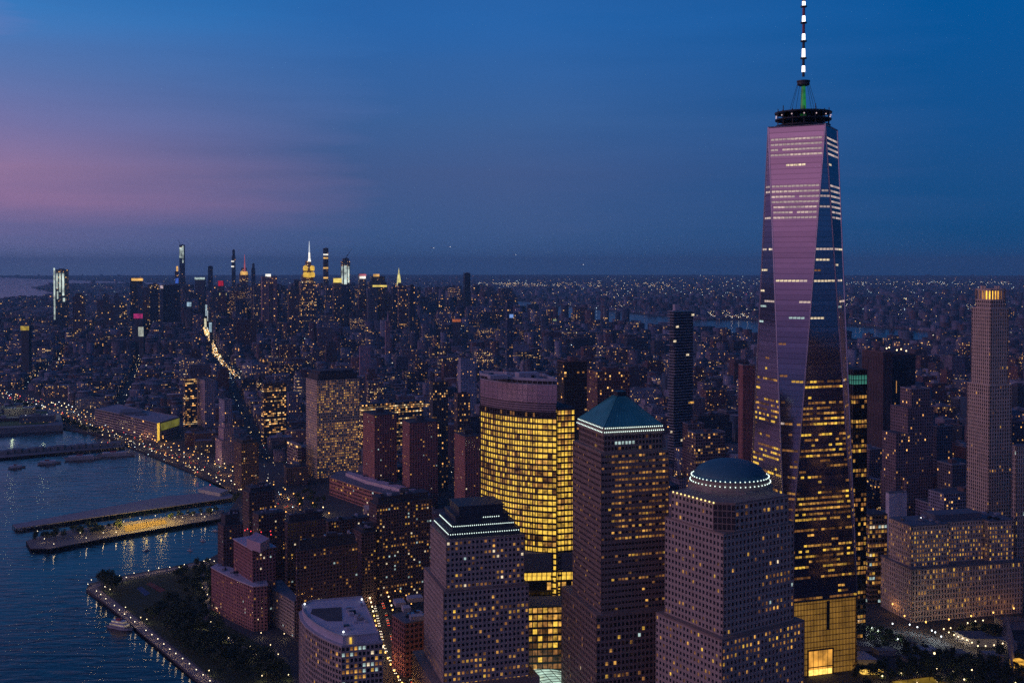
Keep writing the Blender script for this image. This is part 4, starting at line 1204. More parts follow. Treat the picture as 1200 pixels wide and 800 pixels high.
def water_mat():
    m, nt, b = nodes('river_water'); L = nt.links.new; N = nt.nodes.new
    b.inputs['Base Color'].default_value = (0.003, 0.009, 0.016, 1); b.inputs['Roughness'].default_value = 0.10; b.inputs['IOR'].default_value = 1.33; b.inputs['Specular IOR Level'].default_value = .42
    tc = N('ShaderNodeTexCoord'); mp = N('ShaderNodeMapping'); mp.inputs['Rotation'].default_value = (0, 0, R(-12)); mp.inputs['Scale'].default_value = (.035, .12, .1); L(tc.outputs['Object'], mp.inputs[0])
    n1 = N('ShaderNodeTexNoise'); n1.inputs['Scale'].default_value = 1.0; n1.inputs['Detail'].default_value = 5; n1.inputs['Distortion'].default_value = .8; L(mp.outputs[0], n1.inputs['Vector'])
    n2 = N('ShaderNodeTexNoise'); n2.inputs['Scale'].default_value = .004; n2.inputs['Detail'].default_value = 3; L(tc.outputs['Object'], n2.inputs['Vector'])
    mr = N('ShaderNodeMapRange'); mr.inputs['From Min'].default_value = .38; mr.inputs['From Max'].default_value = .62; mr.inputs['To Min'].default_value = .25; mr.inputs['To Max'].default_value = 1.0; L(n2.outputs['Fac'], mr.inputs['Value'])
    mu = N('ShaderNodeMath'); mu.operation = 'MULTIPLY'; L(n1.outputs['Fac'], mu.inputs[0]); L(mr.outputs[0], mu.inputs[1])
    bp = N('ShaderNodeBump'); bp.inputs['Strength'].default_value = .45; bp.inputs['Distance'].default_value = 2.6; L(mu.outputs[0], bp.inputs['Height']); L(bp.outputs['Normal'], b.inputs['Normal'])
    return m
mb = MB(); n = 72
mb.add([(37500 * math.cos(2 * math.pi * i / n), 37500 * math.sin(2 * math.pi * i / n), -2.2) for i in range(n)], [tuple(range(n))])
structure(mb.build('river', water_mat()))
M_GROUND = mat('city_ground_paving', (.055, .055, .062), .9, var=.5, scale=.008)
structure(MB().prism(MANH, -4, 0).build('ground', M_GROUND))
structure(MB().prism(QNS, -4, 0).build('far_ground', M_GROUND))
structure(MB().prism(NJ, -4, 3).build('river_bank', M_GROUND))

def ribbon(pts, w, z):
    mb = MB(); vs = []
    for i, p in enumerate(pts):
        a = pts[max(0, i - 1)]; b = pts[min(len(pts) - 1, i + 1)]
        d = Vector((b[0] - a[0], b[1] - a[1])).normalized()
        vs += [(p[0] - d.y * w / 2, p[1] + d.x * w / 2, z), (p[0] + d.y * w / 2, p[1] - d.x * w / 2, z)]
    return mb.add(vs, [(2 * i, 2 * i + 1, 2 * i + 3, 2 * i + 2) for i in range(len(pts) - 1)])

def along(pts, step):
    out = []; acc = 0
    for a, b in zip(pts, pts[1:]):
        l = math.dist(a, b); t = acc
        while t < l:
            f = t / l; d = ((b[0] - a[0]) / l, (b[1] - a[1]) / l)
            out.append(((a[0] + (b[0] - a[0]) * f, a[1] + (b[1] - a[1]) * f), d)); t += step
        acc = t - l
    return out

HIGHWAY = [at(455, 690), at(400, 640), at(345, 605), at(305, 584), at(270, 566), at(235, 550), at(200, 536), at(165, 521), at(130, 507), at(95, 494), at(60, 481), at(25, 469), at(-10, 459)]
STREET = [at(500, 838), at(470, 790), at(455, 755), at(447, 720), at(438, 690), at(428, 660)]
PROM = [at(245, 800), at(206, 768), at(168, 737), at(135, 710), at(108, 689), at(112, 686), at(150, 676), at(200, 667), at(243, 658)]
structure(ribbon(HIGHWAY, 34, .10).build('highway', M_ASPH))
structure(ribbon(STREET, 14, .14).build('street', M_ASPH))
ln = MB()
for off in (-8, 0, 8):
    for (p, d) in along(HIGHWAY, 12):
        q = (p[0] - d[1] * off, p[1] + d[0] * off); ln.bar(q, (q[0] + d[0] * 4, q[1] + d[1] * 4), .12, .16, -.1, .1)
structure(ln.build('road_markings', mat('road_paint', (.6, .58, .5), .8)))
structure(ribbon(PROM, 9, .15).build('promenade', mat('promenade_paving', (.20, .165, .17), .85)))
lawn = [at(250, 795), at(205, 757), at(160, 722), at(118, 690), at(150, 680), at(200, 671), at(243, 662), at(250, 690), at(262, 730), at(300, 752), at(340, 780), at(350, 830)]
structure(MB().prism(lawn, 0.0, .12).build('park_lawn', mat('lawn_grass', (.019, .034, .012), .95, var=.3, scale=.1)))
for k, (col, x0, y0, x1, y1) in enumerate((((.22, .035, .03), 171, 684, 194, 693), ((.03, .07, .17), 160, 689, 176, 697))):
    q = [at(x0, y0), at(x0 + 6, y0 - 2), at(x1, y1 - 2), at(x1 - 6, y1 + 1)]
    structure(MB().prism(q, .12, .2 + .02 * k).build('play_court', mat('court_paint_%d' % k, col, .9)))
# paths in the park
structure(ribbon([at(236, 672), at(244, 700), at(240, 728), at(262, 745), at(300, 768)], 5, .2).build('park_path', mat('path_paving', (.22, .19, .17), .9)))

# ================================================================== piers
def pier(name, label, px, z=1.6, m=None):
    q = [at(x, y, z) for x, y in px]; c = centroid(q)
    root = thing(name, (c[0], c[1], 0), label, 'pier')
    MB().prism(q, z - .9, z).build('deck', m or mat('pier_deck', (.17, .15, .15), .85), root)
    pl = MB()
    for i in range(len(q)):
        for p, d in along([q[i], q[(i + 1) % len(q)]], 9):
            pl.tube((p[0], p[1], -5), (p[0], p[1], z - .9), .5, n=5)
    pl.build('piles', mat('wet_timber', (.03, .028, .026), .8), root)['kind'] = 'stuff'
    return root, q
r1, _ = pier('long_pier', 'long bare concrete pier reaching into the dark river', [(15, 614), (20, 618.5), (277, 582), (264, 575), (195, 581), (54, 607)], m=mat('pale_pier_deck', (.29, .27, .29), .85))
mb = MB(); mb.prism([at(x, y, 2) for x, y in ((232, 576), (258, 581), (268, 577), (243, 572))], 1.6, 6); mb.build('pier_house', mat('pier_house_paint', (.4, .38, .36), .8), r1)
mb = MB()
for i in range(len(_)):
    for p, d in along([_[i], _[(i + 1) % len(_)]], 6): mb.tube((p[0], p[1], 1.6), (p[0], p[1], 2.9), .12, n=4)
mb.build('rail_posts', M_DARK, r1)['kind'] = 'stuff'
r2, q2 = pier('park_pier', 'wooded park pier with a floodlit yellow ball court', [(31, 633), (36, 642), (60, 642), (150, 625), (258, 607), (262, 597), (140, 612), (60, 624)])
ct = [at(145, 616, 1.7), at(147, 623, 1.7), (at(196, 613, 1.7)), at(192, 608, 1.7)]
MB().prism(ct, 1.6, 1.8).build('ball_court', mat('court_sand', (.50, .34, .08), .9), r2)
fm = MB(); fl = MB(); fpts = []
for i in range(4):
    for t in (.15, .5, .85):
        a, b = ct[i], ct[(i + 1) % 4]; x, y = a[0] + (b[0] - a[0]) * t, a[1] + (b[1] - a[1]) * t
        if i in (0, 2) and t != .5: continue
        fm.tube((x, y, 1.6), (x, y, 12), .2, n=5); fpts.append((x, y, 12.3))
fm.build('floodlight_pole', M_DARK, r2)
for k, (x, y, z) in enumerate(fpts):
    if True:
        pl = bpy.data.lights.new('floodlight', 'POINT'); pl.energy = 26000; pl.color = (1, .66, .16); pl.shadow_soft_size = .6
        link('floodlight_lamp', pl, r2, tuple(Vector((x, y, z - .8)) - Vector(parent_world(r2))))
r3, _q = pier('pile_pier', 'far old pier on arches with low sheds crossing the river edge', [(-14, 531), (-14, 537), (0, 536), (146, 523), (146, 519), (0, 529)])
mb = MB()
for k in range(17):
    x = 4 + k * 8.3; y = 531 - k * .62
    mb.box(at(x, y, 2), 15, 14, 1.6, 6.5 + (k % 3), 10)
mb.build('pier_shed', mat('shed_metal', (.16, .17, .19), .7), r3)
# big square pier with sports field
fq = [at(-38, 506, 5), at(74, 500, 5), at(70, 482, 5), at(-40, 481, 5)]
root = thing('field_pier', (*centroid(fq), 0), 'broad pier building around a dim green sports field', 'pier')
MB().prism(fq, -3, 9).build('wall', mat('pier_shed_wall', (.2, .19, .2), .8), root)
MB().prism(inset(fq, 25), 9.02, 9.4).build('sports_field', mat('field_turf', (.06, .12, .035), .95), root)
bulbs(root, [(*at(x, y, 20), 20) for x, y in ((2, 478), (7, 479), (-5, 479), (30, 487), (55, 486))], 1.6, G_LAMPW, 'floodlight')
for x, y in ((14, 489), (50, 488)):
    pl = bpy.data.lights.new('floodlight', 'POINT'); pl.energy = 9000; pl.color = (.85, 1, .6); pl.shadow_soft_size = 2
    link('floodlight_lamp', pl, root, tuple(Vector((*at(x, y, 9), 32)) - Vector(parent_world(root))))

# ================================================================== boats
def hullpts(L, W, n=8):
    out = []
    for k in range(n + 1):
        t = k / n; w = W / 2 * (1 if t < .62 else math.cos((t - .62) / .38 * math.pi / 2) ** .7)
        out.append((-L / 2 + L * t, w))
    return out
def boat(name, label, px, py, L, W, az, decks=2, cat='boat', lights=True, sail=False):
    x, y = at(px, py, -2.2); ca, sa = math.cos(az), math.sin(az)
    root = thing(name, (x, y, -2.2), label, cat)
    T = lambda a, b: (x + a * ca - b * sa, y + a * sa + b * ca)
    hp = hullpts(L, W); up = [T(a, w) for a, w in hp]; lo = [T(a, -w) for a, w in reversed(hp)]
    loop = up + lo[1:]
    low = [(x + (p[0] - x) * .86, y + (p[1] - y) * .86) for p in loop]
    MB().prism(low, -2.9, -2.2 + L * .075, top=loop).build('hull', mat('white_hull', (.35, .36, .4), .4), root)
    z = -2.2 + L * .075
    if sail:
        MB().tube((x, y, z), (x, y, z + L * 1.25), .12, .06, 5).build('mast', M_STEEL, root)
        MB().prism([T(-L * .2, W * .3), T(-L * .2, -W * .3), T(L * .12, -W * .25), T(L * .12, W * .25)], z + .02, z + 1).build('cabin', M_ROOFL, root)
    for d in range(decks):
        q = [T(-L * (.38 - .06 * d), W * (.38 - .06 * d)), T(-L * (.38 - .06 * d), -W * (.38 - .06 * d)), T(L * (.25 - .1 * d), -W * (.36 - .06 * d)), T(L * (.25 - .1 * d), W * (.36 - .06 * d))]
        MB().prism(q, z + .03, z + 2.4).build('cabin', mat('boat_white', (.5, .5, .55), .5), root)
        if lights:
            wq = inset(q, .06 * (1 if d % 2 else 1))
            mm = MB()
            for e in range(4): mm.bar(q[e], q[(e + 1) % 4], z + 1.1, z + 1.9, -.2, .05) if False else mm.bar(q[(e + 1) % 4], q[e], z + 1.1, z + 1.9, -.1, .06)
            mm.build('cabin_windows', glow('boat_window_light', (1, .75, .5), .25, .8), root)
        z += 2.45
    if decks:
        MB().tube((x, y, z), (x, y, z + 4), .12, n=5).build('mast', M_STEEL, root)
        MB().box(T(-L * .1, 0), L * .16, W * .3, z, z + 1.6, math.degrees(az)).build('funnel', mat('red_funnel', (.3, .04, .04), .6), root)
        MB().prism([(x + (p[0] - x) * .97, y + (p[1] - y) * .97) for p in loop], -2.2 + L * .075, -2.15 + L * .075).build('deck', M_ROOFD, root)
    return root
boat('moored_ferry', 'white two deck boat moored against the park promenade', 142, 736, 27, 8, R(-25), 2)
for px, py, L, lab in ((172, 645, 9, 'tiny sailboat in the cove, nearest the park pier'), (223, 645, 8, 'tiny sailboat in the cove below the floodlit court end'), (238, 634, 8, 'tiny sailboat in the cove next to the corner block'), (253, 622, 9, 'tiny white boat hard by the corner block wall')):
    boat('sailboat', lab, px, py, L, 2.6, R(rng.uniform(-60, 60)), 0, sail=True)
for px, py, L, az, lab in ((98, 538, 60, 18, 'long flat dark barge on the open river below the old pier'), (20, 548, 26, 30, 'small dark barge adrift near the edge of the view'), (137, 534, 60, 16, 'low dark barge lying just off the highway sea wall'), (58, 543, 36, 20, 'short dark barge between two longer ones')):
    boat('barge', lab, px, py, L, 7, R(az), 1, 'barge', False)

# ================================================================== trees
def crown_mesh(k, h, r):
    g = random.Random(100 + k); mb = MB()
    lobes = [(g.uniform(-.5, .5) * r, g.uniform(-.5, .5) * r, h * g.uniform(.45, .88), r * g.uniform(.4, .68)) for _ in range(8)]
    for lx, ly, lz, lr in lobes:
        for _ in range(48):
            a, b = g.uniform(0, 6.283), math.acos(g.uniform(-1, 1)); q = lr * g.uniform(.55, 1.05)
            c = Vector((lx + q * math.sin(b) * math.cos(a), ly + q * math.sin(b) * math.sin(a), lz + q * .85 * math.cos(b)))
            n = Vector((g.gauss(0, 1), g.gauss(0, 1), g.gauss(.4, 1))).normalized(); x = n.orthogonal().normalized() * g.uniform(.35, .8); y = n.cross(x).normalized() * g.uniform(.3, .7)
            mb.add([tuple(c - x), tuple(c - y), tuple(c + x), tuple(c + y)], [(0, 1, 2, 3)], 0 if g.random() < .6 else 1)
    return mb.mesh('crown', [mat('leaf_dark', (.030, .048, .020), .8), mat('leaf_light', (.055, .080, .030), .8)])
def trunk_mesh(k, h):
    g = random.Random(k); mb = MB(); mb.tube((0, 0, 0), (0, 0, h * .5), .28, .18, 6)
    for _ in range(5):
        a = g.uniform(0, 6.28); mb.tube((0, 0, h * g.uniform(.3, .5)), (math.cos(a) * h * .2, math.sin(a) * h * .2, h * g.uniform(.6, .8)), .13, .05, 4)
    return mb.mesh('trunk', mat('bark', (.05, .04, .032), .9))
CROWNS = [(crown_mesh(k, h, r), trunk_mesh(k, h), h) for k, (h, r) in enumerate(((11, 5), (9, 4.2), (13, 5.6), (8, 4.4), (12, 4.6)))]
NTREE = [0]
def tree(p, label, group, s=1.0, k=None, z=0):
    cm, tm, h = CROWNS[rng.randrange(5) if k is None else k]
    o = thing('tree', (p[0], p[1], z), label, 'tree', group); o.rotation_euler.z = rng.uniform(0, 6.28); o.scale = (s, s, s * rng.uniform(.9, 1.1))
    link('trunk', tm, o); link('crown', cm, o); NTREE[0] += 1
    return o
def inpoly_px(px, n, dmin, clear=()):
    """n spread points of a picture outline taken down to the ground"""
    poly = [at(*q) for q in px]; xs = [p[0] for p in poly]; ys = [p[1] for p in poly]; out = []
    for _ in range(n * 60):
        p = (rng.uniform(min(xs), max(xs)), rng.uniform(min(ys), max(ys)))
        if inside(p, poly) and all(math.dist(p, q) > dmin for q in out): out.append(p)
        if len(out) >= n: break
    return out
park_s = [(120, 696), (150, 718), (200, 752), (240, 785), (262, 800), (330, 800), (338, 780), (300, 755), (258, 736), (240, 728), (225, 722), (200, 728), (160, 704)]
for p in inpoly_px([(196, 705), (236, 716), (246, 738), (270, 752), (318, 775), (336, 800), (252, 792), (206, 752), (170, 722)], 95, 6.5): tree(p, 'dark leafy tree in the thick grove at the heart of the waterfront park', 'trees of the park grove', rng.uniform(.8, 1.15))
for p in inpoly_px([(206, 668), (247, 660), (252, 690), (256, 732), (238, 722), (222, 700), (205, 686)], 36, 7): tree(p, 'dark tree among the lamps beside the pink brick tower', 'trees by the brick tower', rng.uniform(.7, 1.05))
for p in inpoly_px([(112, 688), (122, 683), (140, 690), (130, 697)], 7, 5): tree(p, 'tall dark tree at the point of the park by the river', 'trees at the park point', rng.uniform(1.05, 1.45), 2)
for p in inpoly_px([(38, 632), (60, 628), (140, 616), (142, 622), (60, 636), (40, 638)], 26, 5.5): tree(p, 'small tree on the river end of the park pier', 'trees on the pier end', rng.uniform(.6, 1.0), z=1.6)
for p in inpoly_px([(196, 607), (256, 598), (256, 604), (198, 612)], 14, 5.5): tree(p, 'small tree on the land end of the park pier beyond the lit court', 'trees past the court', rng.uniform(.5, .8), z=1.6)
hw = along(HIGHWAY[3:], 17)
for k, (p, d) in enumerate(hw):
    for s_, o_ in ((1, 24), (1, 33)):
        q = (p[0] - d[1] * o_ * s_ * -1 * -1, p[1] + d[0] * o_ * s_)
        if k < 75 and inside(q, MANH): tree((q[0] + rng.uniform(-2, 2), q[1] + rng.uniform(-2, 2)), 'street tree in the dark belt between highway and sea wall', 'trees along the highway', rng.uniform(.7, 1.0))
for p in inpoly_px([(1003, 786), (1040, 781), (1095, 776), (1150, 782), (1200, 790), (1200, 808), (1120, 806), (1060, 800), (1003, 806)], 62, 6.5): tree(p, 'dark oak in the memorial plaza grove', 'plaza oaks', rng.uniform(.75, 1.0))
for p in inpoly_px([(1004, 744), (1030, 742), (1058, 752), (1050, 762), (1010, 764)], 9, 7): tree(p, 'dark tree between the golden base and the government block', 'trees below the golden base', rng.uniform(.7, 1.0))
for p in inpoly_px([(1060, 760), (1130, 770), (1196, 775), (1196, 786), (1110, 782), (1060, 776)], 26, 7): tree(p, 'dark tree between the plaza sheds and the oak grove', 'trees by the plaza sheds', rng.uniform(.65, .95))
for p in inpoly_px([(1112, 740), (1146, 757), (1174, 754), (1186, 742), (1150, 731)], 16, 6): tree(p, 'tree inside the curved row of plaza lamps', 'plaza garden trees', rng.uniform(.5, .8))
for p in inpoly_px([(342, 583), (362, 575), (385, 590), (372, 600), (350, 598)], 12, 8): tree(p, 'tree on the dim square beneath the warm lit office slab', 'trees on the square', rng.uniform(.7, 1.0))

# ================================================================== lamps
def lamp_kit(h, r, m):
    return MB().tube((0, 0, 0), (0, 0, h), .11, .08, 5).mesh('pole', M_DARK), MB().ball((0, 0, h + r * .8), r).mesh('lamp_head', m)
G_LAMPS = glow('promenade_lamp_light', (1.0, .82, .55), 3.2, sample=True)
G_CITYW = glow('city_lamp_warm', (1.0, .62, .22), 5.0); G_CITYC = glow('city_lamp_cool', (.8, .95, 1.0), 5.0)
KITS = {'prom': lamp_kit(4.2, .42, G_LAMPS), 'park': lamp_kit(4.2, .42, G_LAMP), 'hw_w': lamp_kit(9, .75, G_LAMP), 'hw_o': lamp_kit(9, .8, G_LAMPO), 'hw_far': lamp_kit(10, 1.15, G_LAMP), 'hw_farw': lamp_kit(10, 1.0, G_LAMPW), 'plaza': lamp_kit(5, .6, G_LAMP), 'plazaw': lamp_kit(6, .7, G_LAMPW)}
def lamp(kit, p, label, group, z=0, watts=0):
    o = thing('street_lamp', (p[0], p[1], z), label, 'street lamp', group)
    a, b = KITS[kit]; link('pole', a, o); hd = link('lamp_head', b, o)
    if watts:
        if (kit, watts) not in LDATA:
            l = bpy.data.lights.new('lamp_glow', 'POINT'); l.energy = watts; l.color = LCOL.get(kit, (1, .72, .38)); l.shadow_soft_size = .5; LDATA[(kit, watts)] = l
        link('lamp_glow', LDATA[(kit, watts)], hd, (0, 0, LH.get(kit, 8.6)))
    return o
LDATA = {}; LCOL = {'hw_o': (1, .45, .12), 'plazaw': (.9, 1, .95), 'hw_farw': (.9, .97, 1)}; LH = {'prom': 3.9, 'park': 3.9, 'plaza': 4.6, 'plazaw': 5.5}
for x, y in ((103, 684), (107, 679), (113, 692), (118, 696), (124, 701), (134, 709), (140, 714), (146, 719), (153, 723), (158, 728), (171, 738), (178, 743), (185, 748), (192, 754), (199, 760), (206, 765), (214, 771), (222, 777), (230, 784), (238, 790), (246, 797)):
    lamp('prom', at(x, y, 4.5), 'globe lamp in the row on the promenade edge above the river', 'promenade globe lamps', watts=220)
for x, y in ((129, 690), (123, 687), (133, 679), (140, 674), (148, 676), (157, 671), (174, 668), (186, 665), (199, 664), (210, 664), (216, 661), (231, 658), (239, 657), (246, 655), (251, 657)):
    lamp('prom', at(x, y, 4.5), 'globe lamp along the cove side of the park', 'cove side globe lamps', watts=350)
for x, y in ((147, 711), (165, 723), (172, 725), (198, 724), (227, 680), (236, 676), (237, 688), (247, 683), (255, 675), (243, 696), (235, 730), (242, 730), (247, 728), (241, 742), (249, 744), (262, 745), (268, 747), (293, 757), (300, 766), (317, 755), (307, 791), (245, 785), (252, 700), (254, 712), (333, 742), (306, 741), (326, 766), (338, 790)):
    lamp('park', at(x, y, 4.5), 'lamp glinting among the dark park trees', 'park path lamps', watts=420)
for x, y in ((44, 622), (65, 621), (52, 631), (63, 637), (94, 624), (101, 630), (121, 624), (136, 623), (135, 612), (145, 611), (164, 607), (182, 604), (200, 604), (205, 606), (214, 606), (226, 603), (236, 602), (240, 605), (245, 598), (249, 597), (221, 598)):
    lamp('prom', at(x, y, 6), 'globe lamp among trees on the park pier', 'pier globe lamps', 1.6, 420)
# highway lamps: both kerbs
cnt = 0
for k, (p, d) in enumerate(along(HIGHWAY, 33)):
    for s_ in (-1, 1, -1.9):
        if cnt >= 150: break
        q = (p[0] - d[1] * 17 * s_ + rng.uniform(-3, 3), p[1] + d[0] * 17 * s_ + rng.uniform(-4, 4))
        D = q[1]
        kit = rng.choice(('hw_w', 'hw_o', 'hw_o')) if D < 2300 else rng.choice(('hw_far', 'hw_far', 'hw_farw'))
        lamp(kit, q, 'tall lamp in the long chain of lights on the riverside highway', 'highway lamps', watts=(4200 if cnt % 4 == 0 else 0)); cnt += 1
for k, (p, d) in enumerate(along(SHORE[17:22], 26)):
    lamp('prom', (p[0] + 6, p[1] + 6), 'small lamp on the sea wall below the highway trees', 'sea wall lamps')
for x, y in ((1007, 737), (1013, 735), (1022, 736), (1029, 739), (1046, 731), (1052, 749), (1066, 732), (1075, 735), (1092, 739), (1103, 746), (1096, 741)):
    lamp('plazaw', at(x, y, 6), 'bluish white lamp on the street below the government block', 'street lamps by the government block', watts=700)
for x, y in ((1085, 729), (1112, 726), (1138, 722), (1164, 718), (1188, 713), (1060, 722), (1046, 708)):
    lamp('hw_o', at(x, y, 9), 'amber lamp on the pavement right under the government block wall', 'amber lamps by the government block', watts=1000)
for x, y in ((1106, 737), (1112, 741), (1118, 744), (1123, 746), (1128, 748), (1133, 750), (1139, 753), (1146, 757), (1155, 757), (1165, 756), (1175, 754), (1134, 730), (1143, 728), (1152, 727), (1114, 736)):
    lamp('plaza', at(x, y, 5), 'warm lamp in the curved row around the dark plaza garden', 'plaza row lamps', watts=420)
for x, y in ((1117, 781), (1130, 790), (1103, 788), (1139, 779), (1056, 783), (1034, 786), (1190, 794), (1075, 781), (1119, 796), (1141, 800), (1098, 777)):
    lamp('plaza', at(x, y, 9), 'yellow lamp showing between the plaza oaks', 'lamps among the oaks', watts=500)

# ================================================================== cars
def car_kit():
    b = MB(); b.box((0, 0), 4.5, 1.8, .35, .95); b.prism([(-1.5, -.8), (1.0, -.8), (1.0, .8), (-1.5, .8)], .95, 1.5, top=[(-1.1, -.7), (.5, -.7), (.5, .7), (-1.1, .7)])
    w = MB()
    for x in (-1.4, 1.4):
        for y in (-.9, .9): w.tube((x, y - .1, .33), (x, y + .1, .33), .33, n=8)
    return b, w.mesh('wheels', mat('tyre_rubber', (.02, .02, .02), .9)), MB().box((2.25, 0), .3, .9, .5, .95).mesh('headlight', glow('headlight_beam', (1, .85, .6), 2.6)), MB().box((-2.25, 0), .3, .8, .55, .95).mesh('taillight', glow('taillight_red', (1, .06, .03), 2.2))
CB, CW, CHL, CTL = car_kit()
CBODY = [CB.mesh('body', mat('car_paint_%d' % i, c, .3)) for i, c in enumerate(((.04, .04, .045), (.35, .35, .36), (.1, .1, .11), (.35, .25, .04)))]
def car(p, d, label, group, k=0):
    o = thing('car', (p[0], p[1], .16), label, 'car', group); o.rotation_euler.z = math.atan2(d[1], d[0])
    link('body', CBODY[k], o); w = link('wheels', CW, o)
    for y in (-.6, .6):
        a = link('headlight', CHL, o, (0, y, 0)); a.scale = (1, .7, 1); b = link('taillight', CTL, o, (0, y, 0)); b.scale = (1, .7, 1)
NAMEC = ('black car', 'silver car', 'dark grey car', 'yellow cab')
for p, d in along(HIGHWAY, 21):
    if rng.random() < .62 and p[1] < 3200:
        s_ = rng.choice((-1, 1)); o_ = rng.choice((4, 8, 12)); k = rng.randrange(4)
        car((p[0] - d[1] * o_ * s_, p[1] + d[0] * o_ * s_), (d[0] * -s_, d[1] * -s_), NAMEC[k] + (' coming down' if s_ > 0 else ' heading up') + ' the lamp lit riverside highway', 'cars on the highway', k)
for p, d in along(STREET, 7):
    for s_ in (-1, 1):
        if rng.random() < .6:
            k = rng.randrange(4); car((p[0] - d[1] * 4 * s_, p[1] + d[0] * 4 * s_), (d[0] * -s_, d[1] * -s_), NAMEC[k] + (' coming down' if s_ > 0 else ' going up') + ' the crowded street beside the white roofed block', 'cars in the street', k)
for p, d in along(STREET, 13):
    for s_ in (-1, 1): lamp('hw_o' if rng.random() < .6 else 'hw_w', (p[0] - d[1] * 8.5 * s_, p[1] + d[0] * 8.5 * s_), 'street lamp on the narrow street beside the white roofed block', 'lamps of the narrow street', watts=(1100 if s_ > 0 else 0))

# ================================================================== plaza, glass vault, winged hall
def plaza():
    q = [at(1045, 799), at(1092, 793.5), at(1122, 808), at(1062, 820)]
    c = centroid(q); root = thing('memorial_pool', (c[0], c[1], 0), 'square sunken pool with golden glowing water between dark oaks', 'memorial pool')
    mb = MB()
    for e in range(4): mb.bar(q[e], q[(e + 1) % 4], 0, 1.1, -1.6, 0) if True else None
    mb.build('parapet', mat('bronze_parapet', (.12, .08, .05), .4, .5), root)
    MB().prism(inset(q, -1.8) if False else q, .05, .6).build('glowing_pool_water', glow('golden_pool_glow', (1, .60, .06), .16, .8, scale=.06), root)  # water surface itself glows, in place of the lamp-lit inner walls
    # low tents and kiosks
    def low(name, label, cat, x0, y0, x1, h, m, d=9, peak=0, lit=None):
        a, b = at(x0, y0, h), at(x1, y0, h); poly = [a, b, (b[0] - d * .3, b[1] + d), (a[0] - d * .3, a[1] + d)]
        r = thing(name, (*centroid(poly), 0), label, cat)
        w = MB().prism(poly, .05, h); w.build('wall', lit or M_CONC, r)
        cc = centroid(poly)
        MB().prism(inset(poly, -.8), h, h + .3 + peak, top=[(cc[0] + (p[0] - cc[0]) * (.35 if peak else 1), cc[1] + (p[1] - cc[1]) * (.35 if peak else 1)) for p in inset(poly, -.8)]).build('roof', m, r)
        return r
    low('tent_pavilion', 'pale tented pavilion at the foot of the golden base', 'pavilion', 1005, 772, 1027, 7, mat('tent_canvas', (.42, .42, .48), .8), 12, 3)
    low('lit_kiosk', 'low kiosk with bright amber openings beside the golden base', 'kiosk', 1011, 783, 1035, 4.5, M_ROOFD, 6, 0, glow('kiosk_light', (1, .58, .1), 1.1, .7, scale=.35))
    low('white_shed', 'small white roofed shed with a bright lamp in the plaza', 'shed', 1083, 762, 1101, 5, M_ROOFL, 12)
    low('grey_shed', 'grey roofed shed in the plaza left of the white one', 'shed', 1062, 771, 1082, 4.5, M_ROOF, 8)
    low('pavilion_hall', 'low grey hall inside the curved row of plaza lamps', 'hall', 1137, 748, 1168, 7, M_ROOF, 18)
    low('site_hut', 'long low orange roof at the far side of the plaza', 'hall', 1175, 727, 1204, 8, mat('orange_roof', (.32, .2, .15), .8), 10)
    for x0, y0, x1, h, d, nm in ((1008, 757, 1024, 4, 10, 'dark hut under the trees by the golden base'), (1030, 762, 1050, 4, 9, 'low dark hut left of the grey shed'), (1120, 765, 1134, 4, 8, 'small hut right of the white shed'), (1160, 768, 1176, 5, 10, 'grey cabin near the winged hall'), (1180, 752, 1192, 6, 12, 'dark cabin beside the winged hall'), (1062, 752, 1074, 4, 8, 'tiny cabin on the curved street')):
        low('site_hut', nm, 'hut', x0, y0, x1, h, mat('hut_roof_%d' % x0, (.10 + .1 * (x0 % 3), .10 + .1 * (x0 % 3), .12 + .1 * (x0 % 3)), .8), d)
    bs = MB().ball((*at(1095, 765, 7), 7), .9); o = bs.build('flood_lamp', G_LAMP); tag(o, 'single bright flood lamp on the white shed', 'lamp')
    # curved street
    structure(ribbon([at(1004, 742), at(1040, 741), at(1075, 745), at(1110, 756), at(1150, 770), at(1200, 782)], 12, .12).build('plaza_street', mat('street_paving', (.11, .11, .12), .85)))
    structure(ribbon([at(1090, 743), at(1120, 733), at(1160, 727), at(1205, 722)], 14, .16).build('side_street', M_ASPH))
    garden = [at(x, y) for x, y in ((1108, 739), (1146, 759), (1176, 756), (1190, 742), (1150, 729))]
    structure(MB().prism(garden, 0, .3).build('garden_bed', mat('garden_soil', (.03, .035, .025), .95)))
    for (x, y, e, cl) in ((1092, 742, 1500, (.85, 1, .9)), (1022, 745, 900, (.9, 1, .95)), (1022, 690, 4500, (1, .6, .3))):
        l = bpy.data.lights.new('street_glow', 'POINT'); l.energy = e; l.color = cl; l.shadow_soft_size = .5
        link('street_light_lamp', l, loc=(*at(x, y, 9), 9))
    # winged white hall at the frame edge
    c = at(1204, 786); root = thing('winged_hall', (c[0], c[1], 0), 'white ribbed wing of a hall at the edge of the plaza, gold lit below', 'hall')
    rb = MB()
    for k in range(9):
        t = k / 8; x = c[0] - 10 + 16 * t; y = c[1] + 2 + 30 * t
        pts = [(x, y, 0), (x - 2, y, 9), (x - 3.5, y, 18), (x - 6.5, y - 1, 24 + 4 * t), (x - 10, y - 2, 29 + 6 * t)]
        for i in range(4): rb.tube(pts[i], pts[i + 1], 1.0 - .2 * i, .8 - .2 * i, 5)
    rb.build('rib', mat('white_steel', (.34, .34, .40), .5), root)
    MB().box((c[0] - 3, c[1] + 4), 9, 14, 0, 6, 17).build('lit_hall', glow('hall_light', (1, .50, .06), .7, .7, scale=.2), root)
plaza()

